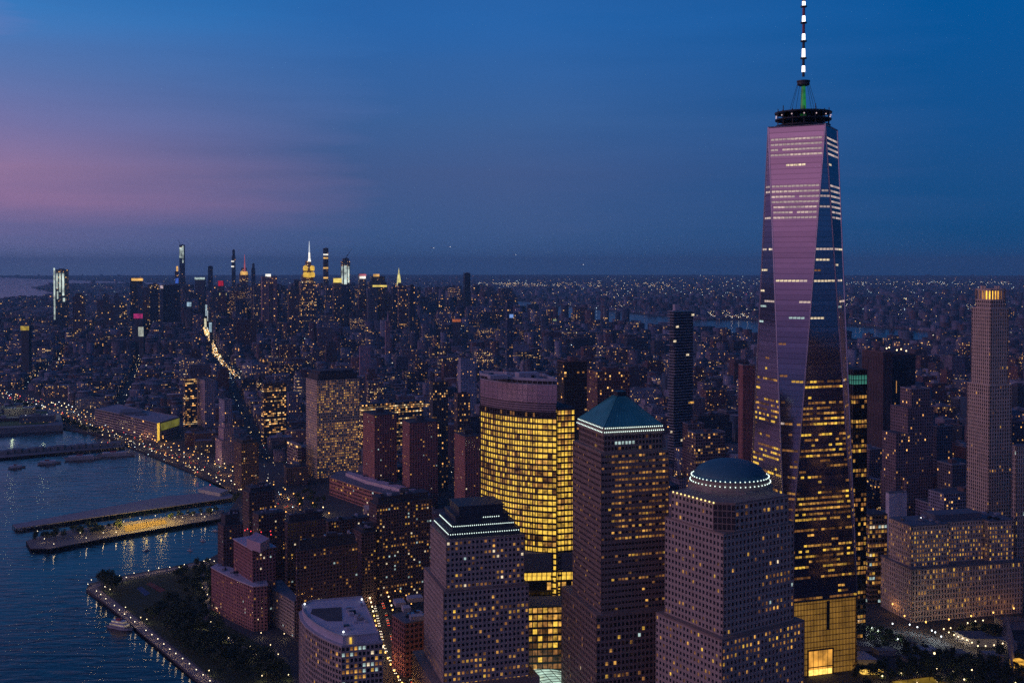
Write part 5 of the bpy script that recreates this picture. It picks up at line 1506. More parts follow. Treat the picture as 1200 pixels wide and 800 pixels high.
def vault():
    u, v = axes(17)
    A = at(618, 789, 30)
    W, Ln = 52, 44
    c = (A[0] + u[0] * W / 2 + v[0] * Ln / 2 - 4, A[1] - 26 + u[1] * W / 2 + v[1] * Ln / 2)
    root = thing('glass_vault', (c[0], c[1], 0), 'barrel vaulted glass hall glowing pale green between the towers', 'glass hall')
    P = lambda a, b: (c[0] + u[0] * a + v[0] * b, c[1] + u[1] * a + v[1] * b)
    MB().prism([P(-W / 2, -Ln / 2), P(W / 2, -Ln / 2), P(W / 2, Ln / 2), P(-W / 2, Ln / 2)], 0, 14).build('wall', M_GRANITE_D, root)
    gl, rb = MB(), MB(); n = 12; m = 9
    arc = [(-W / 2 * math.cos(math.pi * k / n), 14 + 12 * math.sin(math.pi * k / n)) for k in range(n + 1)]
    for k in range(n):
        (a0, z0), (a1, z1) = arc[k], arc[k + 1]
        gl.add([(*P(a0, -Ln / 2), z0), (*P(a1, -Ln / 2), z1), (*P(a1, Ln / 2), z1), (*P(a0, Ln / 2), z0)], [(0, 1, 2, 3)])
        rb.tube((*P(a0, -Ln / 2), z0 + .1), (*P(a0, Ln / 2), z0 + .1), .22, n=4)
    for j in range(m + 1):
        b = -Ln / 2 + Ln * j / m
        for k in range(n): rb.tube((*P(arc[k][0], b), arc[k][1] + .1), (*P(arc[k + 1][0], b), arc[k + 1][1] + .1), .28, n=4)
    gl.add([(*P(a, -Ln / 2), z) for a, z in arc], [tuple(range(n + 1))])
    gl.build('glass_roof', glow('pale_green_hall_light', (.70, 1.0, .82), .62, .6, scale=.12), root)
    rb.build('ribs', M_DARK, root)
vault()
# ================================================================== midtown skyline, one thing per tower
def skyline():
    def S(name, label, px0, px1, y, D, tint, lit, tiers=None, cat='skyscraper', gw=.55, warm=.4, depth=None, cu=5, cv=6, **k):
        z = zat(y, D); a = at((px0 + px1) / 2, y, z); w = abs(at(px1, y, z)[0] - at(px0, y, z)[0]) * .93
        blocks = []
        for (s, yy) in (tiers or [(1, y)]):
            blocks.append((boxpoly((a[0] - w * s / 2, a[1] - w * s / 4), w * s * .97, (depth or w) * s, 17), 0, zat(yy, D)))
        keep(blocks[0][0], 3)
        r = fac_thing(name, label, cat, blocks, tint, lit, gw=gw, warm=warm, cu=cu, cv=cv, **k)
        return r, blocks, z
    def glowbox(r, nm, px0, px1, y0, y1, D, m, push=0):
        za, zb = zat(y1, D), zat(y0, D); a, b = at(px0, y0, zb), at(px1, y0, zb)
        MB().prism([(a[0], a[1] - push), (b[0], b[1] - push), (b[0], b[1] + 6 - push), (a[0], a[1] + 6 - push)], za, zb).build(nm, m, r)
    BL = (.06, .075, .10); BR = (.17, .12, .13); GR = (.12, .12, .15)
    W1 = glow('white_strip_light', (.85, 1, .9), .55, .9, scale=.03); W2 = glow('white_crown_light', (1, .95, .85), 1.3, .3, scale=.05)
    Y1 = glow('yellow_crown_light', (1, .75, .16), 1.0, .3, scale=.05); O1 = glow('amber_crown_light', (1, .55, .14), .9, .4, scale=.05); PK = glow('pink_crown_light', (1, .28, .36), .55, .3, scale=.05)
    # tower with vertical white strips, far west
    D = 4700
    r, b, z = S('strip_lit_tower', 'dark tower with vertical white light strips, alone on the far west side', 66, 80.5, 316, D, BL, .12)
    for x0, x1, ya, yb in ((66, 67.2, 314, 374), (69, 70.5, 320, 338), (72.5, 74, 320, 342), (76, 77.8, 320, 346), (70, 71, 341, 350), (77, 79, 349, 353)): glowbox(r, 'light_strip', x0, x1, ya, yb, D, W1, 30)
    S('skyscraper', 'dark tower with lit crown right of the strip lit tower', 153, 168, 326, 5000, BL, .05)[0]
    r, b, z = S('skyscraper', 'brown tower with many lit rooms beside the broad dark block', 175, 188, 333, 5100, BR, .35); 
    r, b, z = S('broad_block', 'broad black office block low on the horizon line of towers', 189, 213, 334, 4900, (.035, .045, .065), .01, depth=60)
    r2 = S('skyscraper', 'dark block with white lit roof edge behind the brown lit tower', 153.5, 158, 326, 4990, BL, .1)[0]
    glowbox(r2, 'crown_light', 154, 167, 326, 329, 4960, O1)
    # tall park towers
    D = 7100
    r, b, z = S('supertall_tower', 'tallest slim tower of the midtown skyline with a white lit top', 209.7, 218, 287, D, BL, .04, [(1, 330), (.85, 287)])
    glowbox(r, 'lit_top', 211.5, 214, 290, 302, D, W1, 25); glowbox(r, 'lit_top', 215, 216, 288, 308, D, W1, 25)
    mb = MB(); a = at(211, 285, z); mb.tube((a[0], a[1], z - 5), (a[0] - 12, a[1], z + 24), 1.6, .7, 4); mb.build('crane', M_DARK, r)
    r, b, z = S('skyscraper', 'small tower with gold lit cupola beside the tallest slim tower', 205, 210, 318, 6700, BR, .1); glowbox(r, 'cupola_light', 206.5, 208.5, 312, 319, 6700, O1)
    S('skyscraper', 'dark curved top tower right of the avenue of light', 244, 250, 312, 6600, BL, .02)
    r, b, z = S('needle_tower', 'very slim dark needle tower with a few bright floors', 271.7, 276.3, 293, 6400, BL, .02, [(1, 300), (.7, 293)])
    for ya, yb in ((305.5, 307), (311.5, 313)): glowbox(r, 'lit_floor', 272.5, 275.5, ya, yb, 6400, W2, 30)
    r, b, z = S('spired_tower', 'amber lit tower with a slender pink spire', 281, 292, 320, 5300, BR, .25, [(1, 320), (.6, 314)])
    glowbox(r, 'crown_light', 283, 291, 318, 322, 5300, O1, 20); a = at(286.7, 318, zat(318, 5300))
    MB().tube((a[0], a[1], zat(318, 5300)), (a[0], a[1], zat(298, 5300)), 4.5, 1, 6).build('spire', glow('pink_spire_light', (1, .22, .28), .40, .2, scale=.02), r)
    S('skyscraper', 'dark slim tower to the right of the pink spire', 294.8, 299.6, 309, 6200, BL, .02, [(1, 314), (.6, 309)])
    r, b, z = S('skyscraper', 'pinkish flat topped tower with a white light on its roof', 307.5, 326.5, 324, 4600, (.36, .22, .23), .1, cu=8); glowbox(r, 'roof_light', 311, 317, 321, 324, 4590, W2)
    S('skyscraper', 'dark slab between the pinkish tower and the gold lit landmark', 345, 352, 328, 4900, BL, .05)
    # art deco landmark with gold setbacks and white mast
    D = 4550
    r, b, z = S('deco_landmark', 'stepped art deco landmark tower with golden lit setbacks and white mast', 351, 373, 345, D, BR, .30, [(1, 345), (.86, 330), (.66, 322), (.54, 311), (.32, 306)], cu=5)
    for x, y in ((359.2, 314), (367.3, 314), (359, 321.5), (363.3, 322), (367.6, 321.5)):
        za = zat(y, D); a = at(x, y, za); MB().lathe((a[0], a[1] - 24), [(8, za - 11), (9.5, za - 3), (9, za + 5), (5, za + 10)], 10).build('setback_light', glow('gold_setback_light', (1, .60, .07), .8, .3, scale=.05), r)
    a = at(362.9, 306, zat(306, D)); zt = lambda y: zat(y, D)
    MB().lathe((a[0], a[1] - 8), [(7, zt(306.5)), (4.5, zt(303)), (3.2, zt(296))], 10).build('mast_base', W2, r)
    MB().lathe((a[0], a[1] - 8), [(2.9, zt(296)), (2.4, zt(290)), (.9, zt(282.5))], 8).build('mast', glow('mast_white_light', (.8, .88, 1), .75, .1), r)
    # slim grid tower
    D = 6100
    r, b, z = S('grid_tower', 'slim square tower banded with lit mechanical floors', 379.2, 385.4, 291, D, (.07, .07, .085), .02)
    for ya, yb in ((297.5, 299.2), (301.5, 303.2), (313, 315), (324.5, 326.5), (336, 337.8)): glowbox(r, 'lit_band', 379.6, 385, ya, yb, D - 30, W2 if ya < 300 else O1, 20)
    r, b, z = S('skyscraper', 'block with a glowing yellow top between the grid tower and the white lit one', 391, 401, 326, 4800, BR, .1); glowbox(r, 'lit_top', 391.5, 401, 326, 331, 4780, Y1, 20)
    D = 5500
    r, b, z = S('unfinished_tower', 'tower under construction lit white from inside, with a crane', 400.6, 411.4, 306, D, BL, .2, [(1, 306), (.7, 303)])
    for x0, x1, ya, yb in ((401.3, 403, 312, 332), (404.5, 407.6, 311, 333), (408.8, 410.6, 312, 331)): glowbox(r, 'lit_floors', x0, x1, ya, yb, D, W1, 40)
    a = at(405, 303, zat(303, D)); mb = MB(); mb.tube((a[0], a[1], zat(304, D)), (a[0] + 10, a[1], zat(298, D)), 1.5, 1.2, 4); mb.tube((a[0] + 8, a[1], zat(300, D)), (a[0] + 32, a[1], zat(291, D)), 1.4, .8, 4); mb.build('crane', M_DARK, r)
    r, b, z = S('skyscraper', 'tower topped with a red and white light band', 421, 430, 321, 5200, GR, .12); glowbox(r, 'red_band', 421.8, 429.6, 321, 323.4, 5180, PK, 20); glowbox(r, 'white_band', 422, 429, 323.6, 326.4, 5180, W2, 20)
    r, b, z = S('skyscraper', 'wide tower with a domed lit cap and golden cornice line', 433, 455, 330, 5000, BL, .05, [(1, 330), (.8, 324)], depth=50); glowbox(r, 'cap_light', 438, 445, 321, 324, 4980, O1, 20); glowbox(r, 'cornice_light', 437.5, 454, 334, 336, 4980, Y1, 25)
    D = 5450
    r, b, z = S('crowned_tower', 'slim tower with tapering yellow lit crown and needle', 463, 472, 333, D, GR, .15, [(1, 338), (.8, 332)])
    a = at(467.6, 332, zat(332, D)); zt = lambda y: zat(y, D)
    MB().lathe((a[0], a[1] - 8), [(10.5, zt(333)), (9, zt(328)), (6, zt(322.5)), (2.5, zt(319)), (.6, zt(314))], 10).build('crown', glow('chrome_crown_light', (.95, .85, .30), .8, .3, scale=.05), r)
    glowbox(r, 'base_light', 464.5, 471, 334, 337, D, W2, 45)
    S('skyscraper', 'black tower right of the yellow crowned needle', 479.5, 487, 334, 3900, BL, .06, [(1, 340), (.6, 334)])
    S('skyscraper', 'lone black slab tower standing above the eastern horizon', 544.6, 552, 320, 5800, (.03, .035, .05), .01, cu=9)
    r, b, z = S('skyscraper', 'bluish glass tower left of the golden block crown', 594, 602, 352, 3000, (.07, .1, .16), .06); glowbox(r, 'blue_top', 597, 601.5, 368, 372, 2980, glow('blue_sign', (.25, .45, 1), .7), 16)
    r, b, z = S('spired_block', 'small church like tower with pink spire among low blocks', 452, 457.5, 376, 3500, (.4, .24, .26), .05); a = at(454.7, 376, zat(376, 3500)); MB().tube((a[0], a[1], z), (a[0], a[1], zat(364, 3500)), 4, .4, 6).build('spire', mat('pink_stone', (.4, .25, .27), .8), r)
    # anonymous towers that fill the ridge line
    g = random.Random(99); tall = []
    SEEN = {}
    words = ('dark glass', 'brown brick', 'grey concrete', 'blue grey')
    refs = [(73, 'the strip lit tower'), (182, 'the brown lit tower'), (214, 'the tallest slim tower'), (262, 'the avenue of light'), (286, 'the pink spired tower'), (316, 'the pinkish flat topped tower'), (363, 'the gold lit art deco landmark'), (382, 'the slim grid tower'), (406, 'the white lit unfinished tower'), (445, 'the wide domed tower'), (467, 'the yellow crowned needle'), (548, 'the lone black slab')]
    for i in range(110):
        x = g.choice((g.uniform(88, 500), g.uniform(130, 480), g.uniform(280, 480)))
        if 232 < x < 262: continue
        D = g.uniform(4300, 6300); w = g.uniform(5, 12) * 5000 / D
        y = g.uniform(331, 352) if 150 < x < 480 else g.uniform(346, 362)
        k = g.randrange(4); t = ((.06, .075, .1), (.17, .115, .115), (.15, .15, .17), (.08, .1, .14))[k]
        tall.append((x, y, w, D, t, words[k]))
    for n_, (x, y, w, D, t, wd) in enumerate(tall):
        rx, rn = min(refs, key=lambda r: abs(r[0] - x)); side = 'a little left of' if x < rx - 9 else 'a little right of' if x > rx + 9 else 'directly beneath'
        lit = g.choice((.015, .04, .04, .09, .17)); ll_ = 'nearly unlit' if lit < .02 else 'sparsely lit' if lit < .05 else 'well lit' if lit < .1 else 'brightly lit'
        tr = [(1, y), (.6, y - g.uniform(1, 4))] if g.random() < .4 else None
        lab = '%s %s %s tower %s %s' % ('slim' if w < 7 else 'broad', ll_, wd, side, rn)
        SEEN[lab] = SEEN.get(lab, 0) + 1
        if SEEN[lab] > 1: lab = ('another', 'third', 'fourth', 'fifth')[SEEN[lab] - 2] + ' ' + lab.replace('a little ', '') + (', stepped' if tr else '')
        S('skyscraper', lab, x - w / 2, x + w / 2, y, D, t, lit, tr, warm=g.random(), plant=False, cu=6, cv=7, group=None)
    # luminous signs and screens
    for x0, x1, y0, y1, D, col, st, lab in ((156.5, 167, 367.5, 373, 3700, (1, .06, .35), .55, 'magenta lit sign board in the west side blocks'), (255.5, 261.5, 329, 335, 5000, (1, .02, .06), .55, 'round red lit sign on the ridge of towers'), (205.5, 209, 326, 332, 5200, (.08, .22, 1), .8, 'blue lit sign over the broad black block'), (219, 224, 354, 359, 4600, (.55, .8, 1), .9, 'pale blue screen on a tower face'), (256.5, 265.5, 343.5, 346.5, 5000, (1, .85, .4), .8, 'pale yellow lit roof sign'), (24, 33.5, 382, 387, 3000, (1, .7, .1), .6, 'yellow lit billboard near the west shore'), (228, 240, 325, 327.5, 5600, (.75, .95, .9), .9, 'white lit sign on top of a tower'), (188, 191, 334.5, 338, 4850, (1, .75, .8), .9, 'pink white lamp sign beside the broad black block'), (245, 248, 378, 389, 4300, (.6, .85, 1), .8, 'bluish white vertical screen along the avenue of light'), (162, 168, 383, 394, 3500, (.95, 1, .85), .55, 'tall white screen under the magenta sign'), (239.3, 241.8, 373, 384, 5250, (1, .9, .6), 1.2, 'tall cream screen at the head of the bright avenue'), (243, 244.8, 364, 376, 5450, (.85, .95, 1), 1.1, 'slim white screen above the head of the bright avenue'), (240.6, 242.6, 357, 370, 5600, (.7, .9, 1), .8, 'pale screen between two others up the avenue'), (244.4, 246, 352, 362, 5800, (.75, .9, 1), .6, 'topmost faint screen along the bright avenue'), (640, 652, 374, 380, 5200, (.75, .9, .45), .5, 'greenish yellow lit block face beyond the golden block'), (530, 540, 374, 377, 3900, (1, .25, .08), .6, 'orange red lit roof sign')):
        za, zb = zat(y1, D), zat(y0, D); a, b = at(x0, y0, zb), at(x1, y0, zb); c = ((a[0] + b[0]) / 2, a[1])
        root = thing('lit_sign', (c[0], c[1], 0), lab, 'sign')
        MB().prism([(a[0], a[1]), (b[0], b[1]), (b[0], b[1] + 2), (a[0], a[1] + 2)], za, zb).build('sign_face', glow('sign_light_%d' % len(MATS), col, st * .62, .5, scale=.10), root)
        MB().prism([(a[0] + 1, a[1] + 2.2), (b[0] - 1, b[1] + 2.2), (b[0] - 1, b[1] + 20), (a[0] + 1, a[1] + 20)], 0, zb - 1).build('building', mat('sign_block', (.07, .075, .09), .8), root)
skyline()

# ================================================================== ordinary city blocks
AVE = [at(278, 443), at(268, 433), at(258, 424), at(251, 412), at(247, 402), at(243, 392), at(240, 384)]
structure(ribbon(AVE, 26, .18).build('avenue', M_ASPH))
def near_line(p, line, w):
    for a, b in zip(line, line[1:]):
        dx, dy = b[0] - a[0], b[1] - a[1]; l2 = dx * dx + dy * dy
        t = max(0, min(1, ((p[0] - a[0]) * dx + (p[1] - a[1]) * dy) / l2))
        if math.hypot(p[0] - a[0] - t * dx, p[1] - a[1] - t * dy) < w: return True
    return False
TINTS = [((.22, .185, .235), 'mauve'), ((.15, .075, .075), 'red brick'), ((.105, .075, .085), 'brown brick'), ((.21, .155, .17), 'pinkish stone'), ((.12, .13, .165), 'grey'), ((.075, .08, .105), 'dark grey'), ((.30, .28, .34), 'pale'), ((.05, .065, .09), 'dark glass'), ((.17, .09, .09), 'rust brick')]
def free(p, r):
    return all((p[0] - e[0]) ** 2 + (p[1] - e[1]) ** 2 > (e[2] + r) ** 2 for e in EXCL)
BLOCKED = [[at(x, y) for x, y in q] for q in (((1000, 722), (1205, 706), (1210, 830), (1000, 830)), ((340, 600), (345, 570), (392, 572), (400, 600)), ((100, 690), (250, 640), (300, 700), (360, 830), (240, 830)), ((430, 640), (520, 640), (760, 830), (430, 830)))]
def lots():
    u, v = axes(17); out = []
    g = random.Random(2024)
    iu0, iu1 = -40, 60
    BU, BV = 250, 79
    for bi in range(-22, 40):
        for bj in range(0, 118):
            o = (-600 + u[0] * bi * BU + v[0] * bj * BV, 700 + u[1] * bi * BU + v[1] * bj * BV)
            c = (o[0] + u[0] * BU / 2 + v[0] * BV / 2, o[1] + u[1] * BU / 2 + v[1] * BV / 2)
            if c[1] < 950 or c[1] > 9300: continue
            if abs(c[0]) > c[1] * .50 + 160: continue
            isM = inside(c, MANH)
            if not isM and not inside(c, QNS): continue
            x = 14.0
            while x < BU - 26:
                w = g.uniform(14, 40) if g.random() < .75 else g.uniform(40, 75)
                w = min(w, BU - 14 - x)
                for row in (0, 1):
                    dpt = g.uniform(24, 30)
                    if g.random() < .06: continue
                    bx = x + w / 2; by = (9 + dpt / 2) if row == 0 else (BV - 9 - dpt / 2)
                    p = (o[0] + u[0] * bx + v[0] * by, o[1] + u[1] * bx + v[1] * by)
                    if p[1] < 1010: continue
                    if isM != inside(p, MANH): continue
                    out.append((p[0], p[1], w - g.uniform(.2, 1.2), dpt, isM))
                x += w
    return out
def height(p, isM, g):
    n, e = north_of(*p), east_of(*p)
    if not isM: return g.uniform(7, 16) if g.random() < .93 else g.uniform(20, 60)
    if n < 900 and e < 700: return g.uniform(18, 42) if g.random() < .85 else g.uniform(45, 75)
    if n < 900: return g.uniform(16, 30) if g.random() < .8 else g.uniform(40, 70)
    if n < 2700:
        if e > 2300: return g.uniform(14, 22) if g.random() < .82 else g.uniform(40, 62)
        return g.uniform(14, 32) if g.random() < .90 else g.uniform(38, 75)
    if n < 3900: return g.uniform(20, 60) if g.random() < .85 else g.uniform(60, 120)
    if n < 6300 and 1500 < e < 4300: return g.uniform(45, 130) if g.random() < .8 else g.uniform(120, 185)
    return g.uniform(18, 50) if g.random() < .85 else g.uniform(50, 110)
g = random.Random(5150)
LOTS = []
for (x, y, w, dpt, isM) in lots():
    p = (x, y); r = max(w, dpt) / 2
    if not free(p, r * .7): continue
    if near_line(p, HIGHWAY, 58 + r * .6) or near_line(p, AVE, 20 + r * .7) or any(inside(p, q) for q in BLOCKED): continue
    if inside(p, MANH) and any(math.dist(p, s) < 40 for s in SHORE[12:22]): continue
    if y < 1500 and x < -330: continue
    h = height(p, isM, g); t, tn = g.choice(TINTS)
    if near_line(p, HIGHWAY, 330) or x < -.30 * y: h = min(h, g.uniform(14, 30) if y < 3600 else 60)
    qx = proj(x, y, 10)[0]; hw_ = r * FP / y + 2
    for (ax, ay) in ((278, 443), (273, 438), (268, 433), (263, 428.5), (258, 424), (254, 418), (251, 412), (247, 402), (243, 392), (240, 384)):
        if abs(qx - ax) < hw_ and proj(x, y, 0)[1] > ay: h = min(h, zat(ay + 2.0, y))
    if h < 5: continue
    lit = g.choice((.006, .015, .03, .05, .07, .11, .2)) if isM else g.choice((.0, .005, .01, .02))
    if isM and north_of(x, y) > 3900: lit = max(lit, .03)
    LOTS.append(dict(x=x, y=y, w=w, d=dpt, h=h, t=t, tn=tn, lit=lit, m=isM))
print('lots', len(LOTS))
# the largest in view stand as buildings of their own
bpy.context.view_layer.update()
dg = bpy.context.evaluated_depsgraph_get()
cand = []
for i, L in enumerate(LOTS):
    px, py = proj(L['x'], L['y'], L['h']); px0, py0 = proj(L['x'], L['y'], 0)
    if not (4 < px < 1196 and py < 795): continue
    sz = (max(L['w'], L['d']) * FP / L['y']) * (py0 - py + L['d'] * FP / L['y'] * .2)
    cand.append((sz, i, px, py))
cand.sort(reverse=True)
own = []
for sz, i, px, py in cand:
    L = LOTS[i]; o = Vector((0, 0, CH)); hits = 0
    for f, dz in ((0, -.5), (-.3, -1.5), (.3, -1.5)):
        tgt = Vector((L['x'] + f * L['w'], L['y'], L['h'] + dz)); d = tgt - o; l = d.length
        ok, loc, *_r = sc.ray_cast(dg, o, d.normalized(), distance=l - 25)
        hits += not ok
    if hits >= 2: own.append((i, px, py))
    if len(own) >= 296: break
REFS = [(73, 340, 'the strip lit tower'), (262, 420, 'the avenue of light'), (222, 465, 'the yellow banded block'), (240, 470, 'the pale slab'), (264, 515, 'the art deco block'), (160, 490, 'the long warehouse'), (300, 450, 'the yellow lit loft building'), (386, 460, 'the warm office slab'), (428, 415, 'the pink slab'), (455, 478, 'the long lit office building'),
        (445, 520, 'the first brick apartment slab'), (492, 530, 'the middle brick apartment slab'), (548, 540, 'the third brick apartment slab'), (548, 435, 'the pale ribbed block'), (617, 440, 'the curved golden block'), (672, 440, 'the black tower with yellow windows'), (714, 450, 'the brown brick office'), (728, 480, 'the green pyramid roof'), (798, 440, 'the stacked balcony tower'), (830, 520, 'the round cornered office'),
        (855, 550, 'the dome'), (875, 460, 'the slim brown tower'), (940, 450, 'the tallest glass tower'), (1035, 440, 'the windowless tower'), (1065, 500, 'the brown stepped tower'), (1160, 440, 'the limestone tower'), (598, 362, 'the bluish glass tower'), (454, 374, 'the small pink spire')]
LAB = {}
KIND = lambda L: ('apartment_tower', 'tower') if L['h'] > 58 else ('loft_building', 'loft building') if L['w'] > 38 else ('apartment_house', 'apartment house') if L['h'] > 22 else ('town_house', 'town house')
OWN = set()
for i, px, py in own:
    L = LOTS[i]; OWN.add(i)
    rx, ry, rn = min(REFS, key=lambda r: (r[0] - px) ** 2 + 2 * (r[1] - py) ** 2)
    dx, dy = px - rx, py - ry
    pos = ('left of' if dx < 0 else 'right of') if abs(dx) > 10 and abs(dx) < 32 else ('far left of' if dx < 0 else 'far right of') if abs(dx) >= 32 else 'below' if dy > 14 else 'behind'
    kn, kw = KIND(L)
    lw = 'dark' if L['lit'] < .02 else 'dim' if L['lit'] < .055 else 'lit' if L['lit'] < .15 else 'bright'
    tk = 1 if (L['h'] < 60 and g.random() < .45) else 0
    base = '%s %s %s' % (lw, L['tn'], kw) + (' with tank' if tk else '')
    key = base + ' ' + pos + ' ' + rn
    LAB.setdefault(key, []).append((math.hypot(dx, dy), i, tk, kn, kw))
ORD = ('closest', 'second closest', 'third closest', 'fourth closest', 'fifth closest', 'sixth closest', 'seventh closest', 'eighth closest')
for key, rows in LAB.items():
    rows.sort()
    for n_, (_, i, tk, kn, kw) in enumerate(rows):
        L = LOTS[i]; lab = key if len(rows) == 1 else ORD[min(n_, 7)] + ' ' + key
        u, v = axes(17)
        P = (L['x'] - u[0] * L['w'] / 2 - v[0] * L['d'] / 2, L['y'] - u[1] * L['w'] / 2 - v[1] * L['d'] / 2)
        q = boxpoly(P, L['w'], L['d'], 17); bl = [(q, 0, L['h'])]
        if L['h'] > 34 and g.random() < .4: bl.append((inset(q, 3.2), L['h'] + .01, L['h'] + g.uniform(5, 12)))
        fac_thing(kn, lab, kw, bl, L['t'], L['lit'], gw=g.uniform(.35, .7), warm=g.random(), cu=3.0, cv=3.4, roof=g.choice(((.09, .09, .11), (.05, .05, .06), (.2, .18, .2), (.30, .27, .31))), tanks=tk, group='%s buildings of the low city' % kw)

def mass(name, rows, g2):
    """all remaining blocks in one mesh"""
    n = len(rows); u, v = axes(17)
    A = np.array([(L['x'], L['y'], L['w'] / 2, L['d'] / 2, L['h']) for L in rows])
    sx = np.array([-1, 1, 1, -1]); sy = np.array([-1, -1, 1, 1])
    X = A[:, 0:1] + u[0] * A[:, 2:3] * sx + v[0] * A[:, 3:4] * sy
    Y = A[:, 1:2] + u[1] * A[:, 2:3] * sx + v[1] * A[:, 3:4] * sy
    V = np.zeros((n, 8, 3)); V[:, :4, 0] = X; V[:, 4:, 0] = X; V[:, :4, 1] = Y; V[:, 4:, 1] = Y; V[:, :4, 2] = -1; V[:, 4:, 2] = A[:, 4:5]
    F = np.array([[0, 1, 5, 4], [1, 2, 6, 5], [2, 3, 7, 6], [3, 0, 4, 7], [4, 5, 6, 7]])
    FI = (np.arange(n)[:, None, None] * 8 + F[None]).reshape(-1)
    me = bpy.data.meshes.new(name)
    me.vertices.add(n * 8); me.vertices.foreach_set('co', V.reshape(-1))
    me.loops.add(n * 20); me.loops.foreach_set('vertex_index', FI)
    me.polygons.add(n * 5); me.polygons.foreach_set('loop_start', np.arange(n * 5) * 4)
    D = A[:, 1]; cu = np.maximum(3.0, D * .0013); cv = np.maximum(3.4, D * .0013)
    nu = np.maximum(1, np.round(A[:, 2] * 2 / cu)); nd = np.maximum(1, np.round(A[:, 3] * 2 / cu)); nv = np.maximum(1, np.round(A[:, 4] / cv))
    UV = np.zeros((n, 5, 4, 2)); off = g2.integers(0, 500, n)
    st = off.astype(float)
    for k, wd in enumerate((nu, nd, nu, nd)):
        UV[:, k, 0, 0] = st; UV[:, k, 3, 0] = st; UV[:, k, 1, 0] = st + wd; UV[:, k, 2, 0] = st + wd; UV[:, k, 2, 1] = nv; UV[:, k, 3, 1] = nv; st = st + wd
    me.uv_layers.new(name='UVMap').data.foreach_set('uv', UV.reshape(-1))
    T = np.zeros((n, 5, 4)); S = np.ones((n, 5, 4))
    T[:, :4, :3] = np.array([L['t'] for L in rows])[:, None]; T[:, :4, 3] = np.array([L['lit'] for L in rows])[:, None]
    rc = g2.choice([.05, .08, .1, .16, .24], n); T[:, 4, 0] = rc; T[:, 4, 1] = rc; T[:, 4, 2] = rc * 1.12
    S[:, :4, 0] = g2.random(n)[:, None]; S[:, :4, 1] = g2.uniform(.35, .7, n)[:, None]; S[:, :4, 2] = g2.random(n)[:, None]; S[:, 4, :3] = 0
    me.update(calc_edges=True)
    for nm, arr in (('tint', T), ('style', S)):
        me.attributes.new(nm, 'FLOAT_COLOR', 'FACE').data.foreach_set('color', arr.reshape(-1))
    me.materials.append(M_FAC)
    return link(name, me)
rest = [L for i, L in enumerate(LOTS) if i not in OWN]
extra = []
for L in rest:
    if L['y'] < 4200 and L['h'] > 12:
        for _ in range(g.choice((0, 1, 1, 2))):
            extra.append(dict(x=L['x'] + g.uniform(-.3, .3) * L['w'], y=L['y'] + g.uniform(-.3, .3) * L['d'], w=g.uniform(3, 8), d=g.uniform(3, 7), h=L['h'] + g.uniform(2, 5.5), t=g.choice(TINTS)[0], lit=0))
# downtown towers beyond the right edge: the glass tower mirrors them
down = []
for _ in range(190):
    y = g.uniform(-250, 820); x = g.uniform(max(300, .5 * y + 110), 1300)
    if x < .52 * max(y, 0) + 60 or not inside((x, y), MANH): continue
    down.append(dict(x=x, y=y, w=g.uniform(26, 48), d=g.uniform(26, 48), h=g.uniform(60, 210), t=g.choice(TINTS)[0], lit=g.choice((.03, .08, .15))))
stuff(mass('city_blocks', rest + extra + down, nrg))
# far boroughs thinning out to the horizon
FARB = []
for _ in range(9000):
    D = 8500 * (3.9 ** g.random()); x = g.uniform(-.5, .5) * D
    if not (inside((x, D), QNS) or inside((x, D), MANH)): continue
    h = g.uniform(7, 14) if g.random() < .93 else g.uniform(20, 60)
    FARB.append(dict(x=x, y=D, w=g.uniform(20, 90), d=g.uniform(20, 60), h=h, t=g.choice(TINTS)[0], lit=g.choice((.0, .01, .03))))
stuff(mass('far_borough', FARB, nrg))
# housing slabs over the river
for k in range(46):
    pass

# ================================================================== lights of the streets and far boroughs
CC = [glow('far_light_%d' % i, c, s) for i, (c, s) in enumerate((((1, .50, .13), 2.2), ((1, .70, .34), 2.6), ((1, .90, .72), 3.0), ((.72, .92, 1), 2.8), ((1, .10, .08), 2.4), ((.3, 1, .5), 1.6), ((.3, .5, 1), 2.0)))]
def lights(name, pts, f=.00030):
    mb = MB()
    for x, y, z, k, s in pts: mb.octa((x, y, z), y * f * s, k)
    return stuff(mb.build(name, CC))
pts = []
pick = lambda: g.choice((0, 0, 1, 1, 1, 2, 2, 3, 3, 4) if g.random() < .25 else (0, 1, 1, 2, 3))
u, v = axes(17)
for _ in range(4200):                                   # street level lamps on the grid
    D = 1300 * (6.5 ** g.random()); x = g.uniform(-.49, .49) * D
    if not (inside((x, D), MANH) or (D > 3500 and inside((x, D), QNS))): continue
    # snap onto a street line
    a = (x + 600) * u[0] + (D - 700) * u[1]; b = (x + 600) * v[0] + (D - 700) * v[1]
    if g.random() < .22: a = round(a / 250) * 250 + g.choice((-6, 6))
    else: b = round(b / 79) * 79 + g.choice((-4, 4))
    px, py = (-600 + u[0] * a + v[0] * b, 700 + u[1] * a + v[1] * b)
    if py < 1250 or not free((px, py), -2): continue
    pts.append((px, py, g.choice((8, 9, 14)), pick(), g.choice((.25, .35, .5, .7, 1.1))))
lights('street_lights', pts)
pts = []
for _ in range(3400):                                   # rooms, roof lamps and signs over the low city
    L = g.choice(rest)
    if L['y'] < 1300 or not L['m']: continue
    pts.append((L['x'] + g.uniform(-.4, .4) * L['w'], L['y'] - L['d'] * .5 - 1.5, L['h'] * g.uniform(.4, 1) + 1, pick(), g.choice((.25, .3, .4, .5, .6, .8, 1.1))))
lights('city_lights', pts)
pts = []
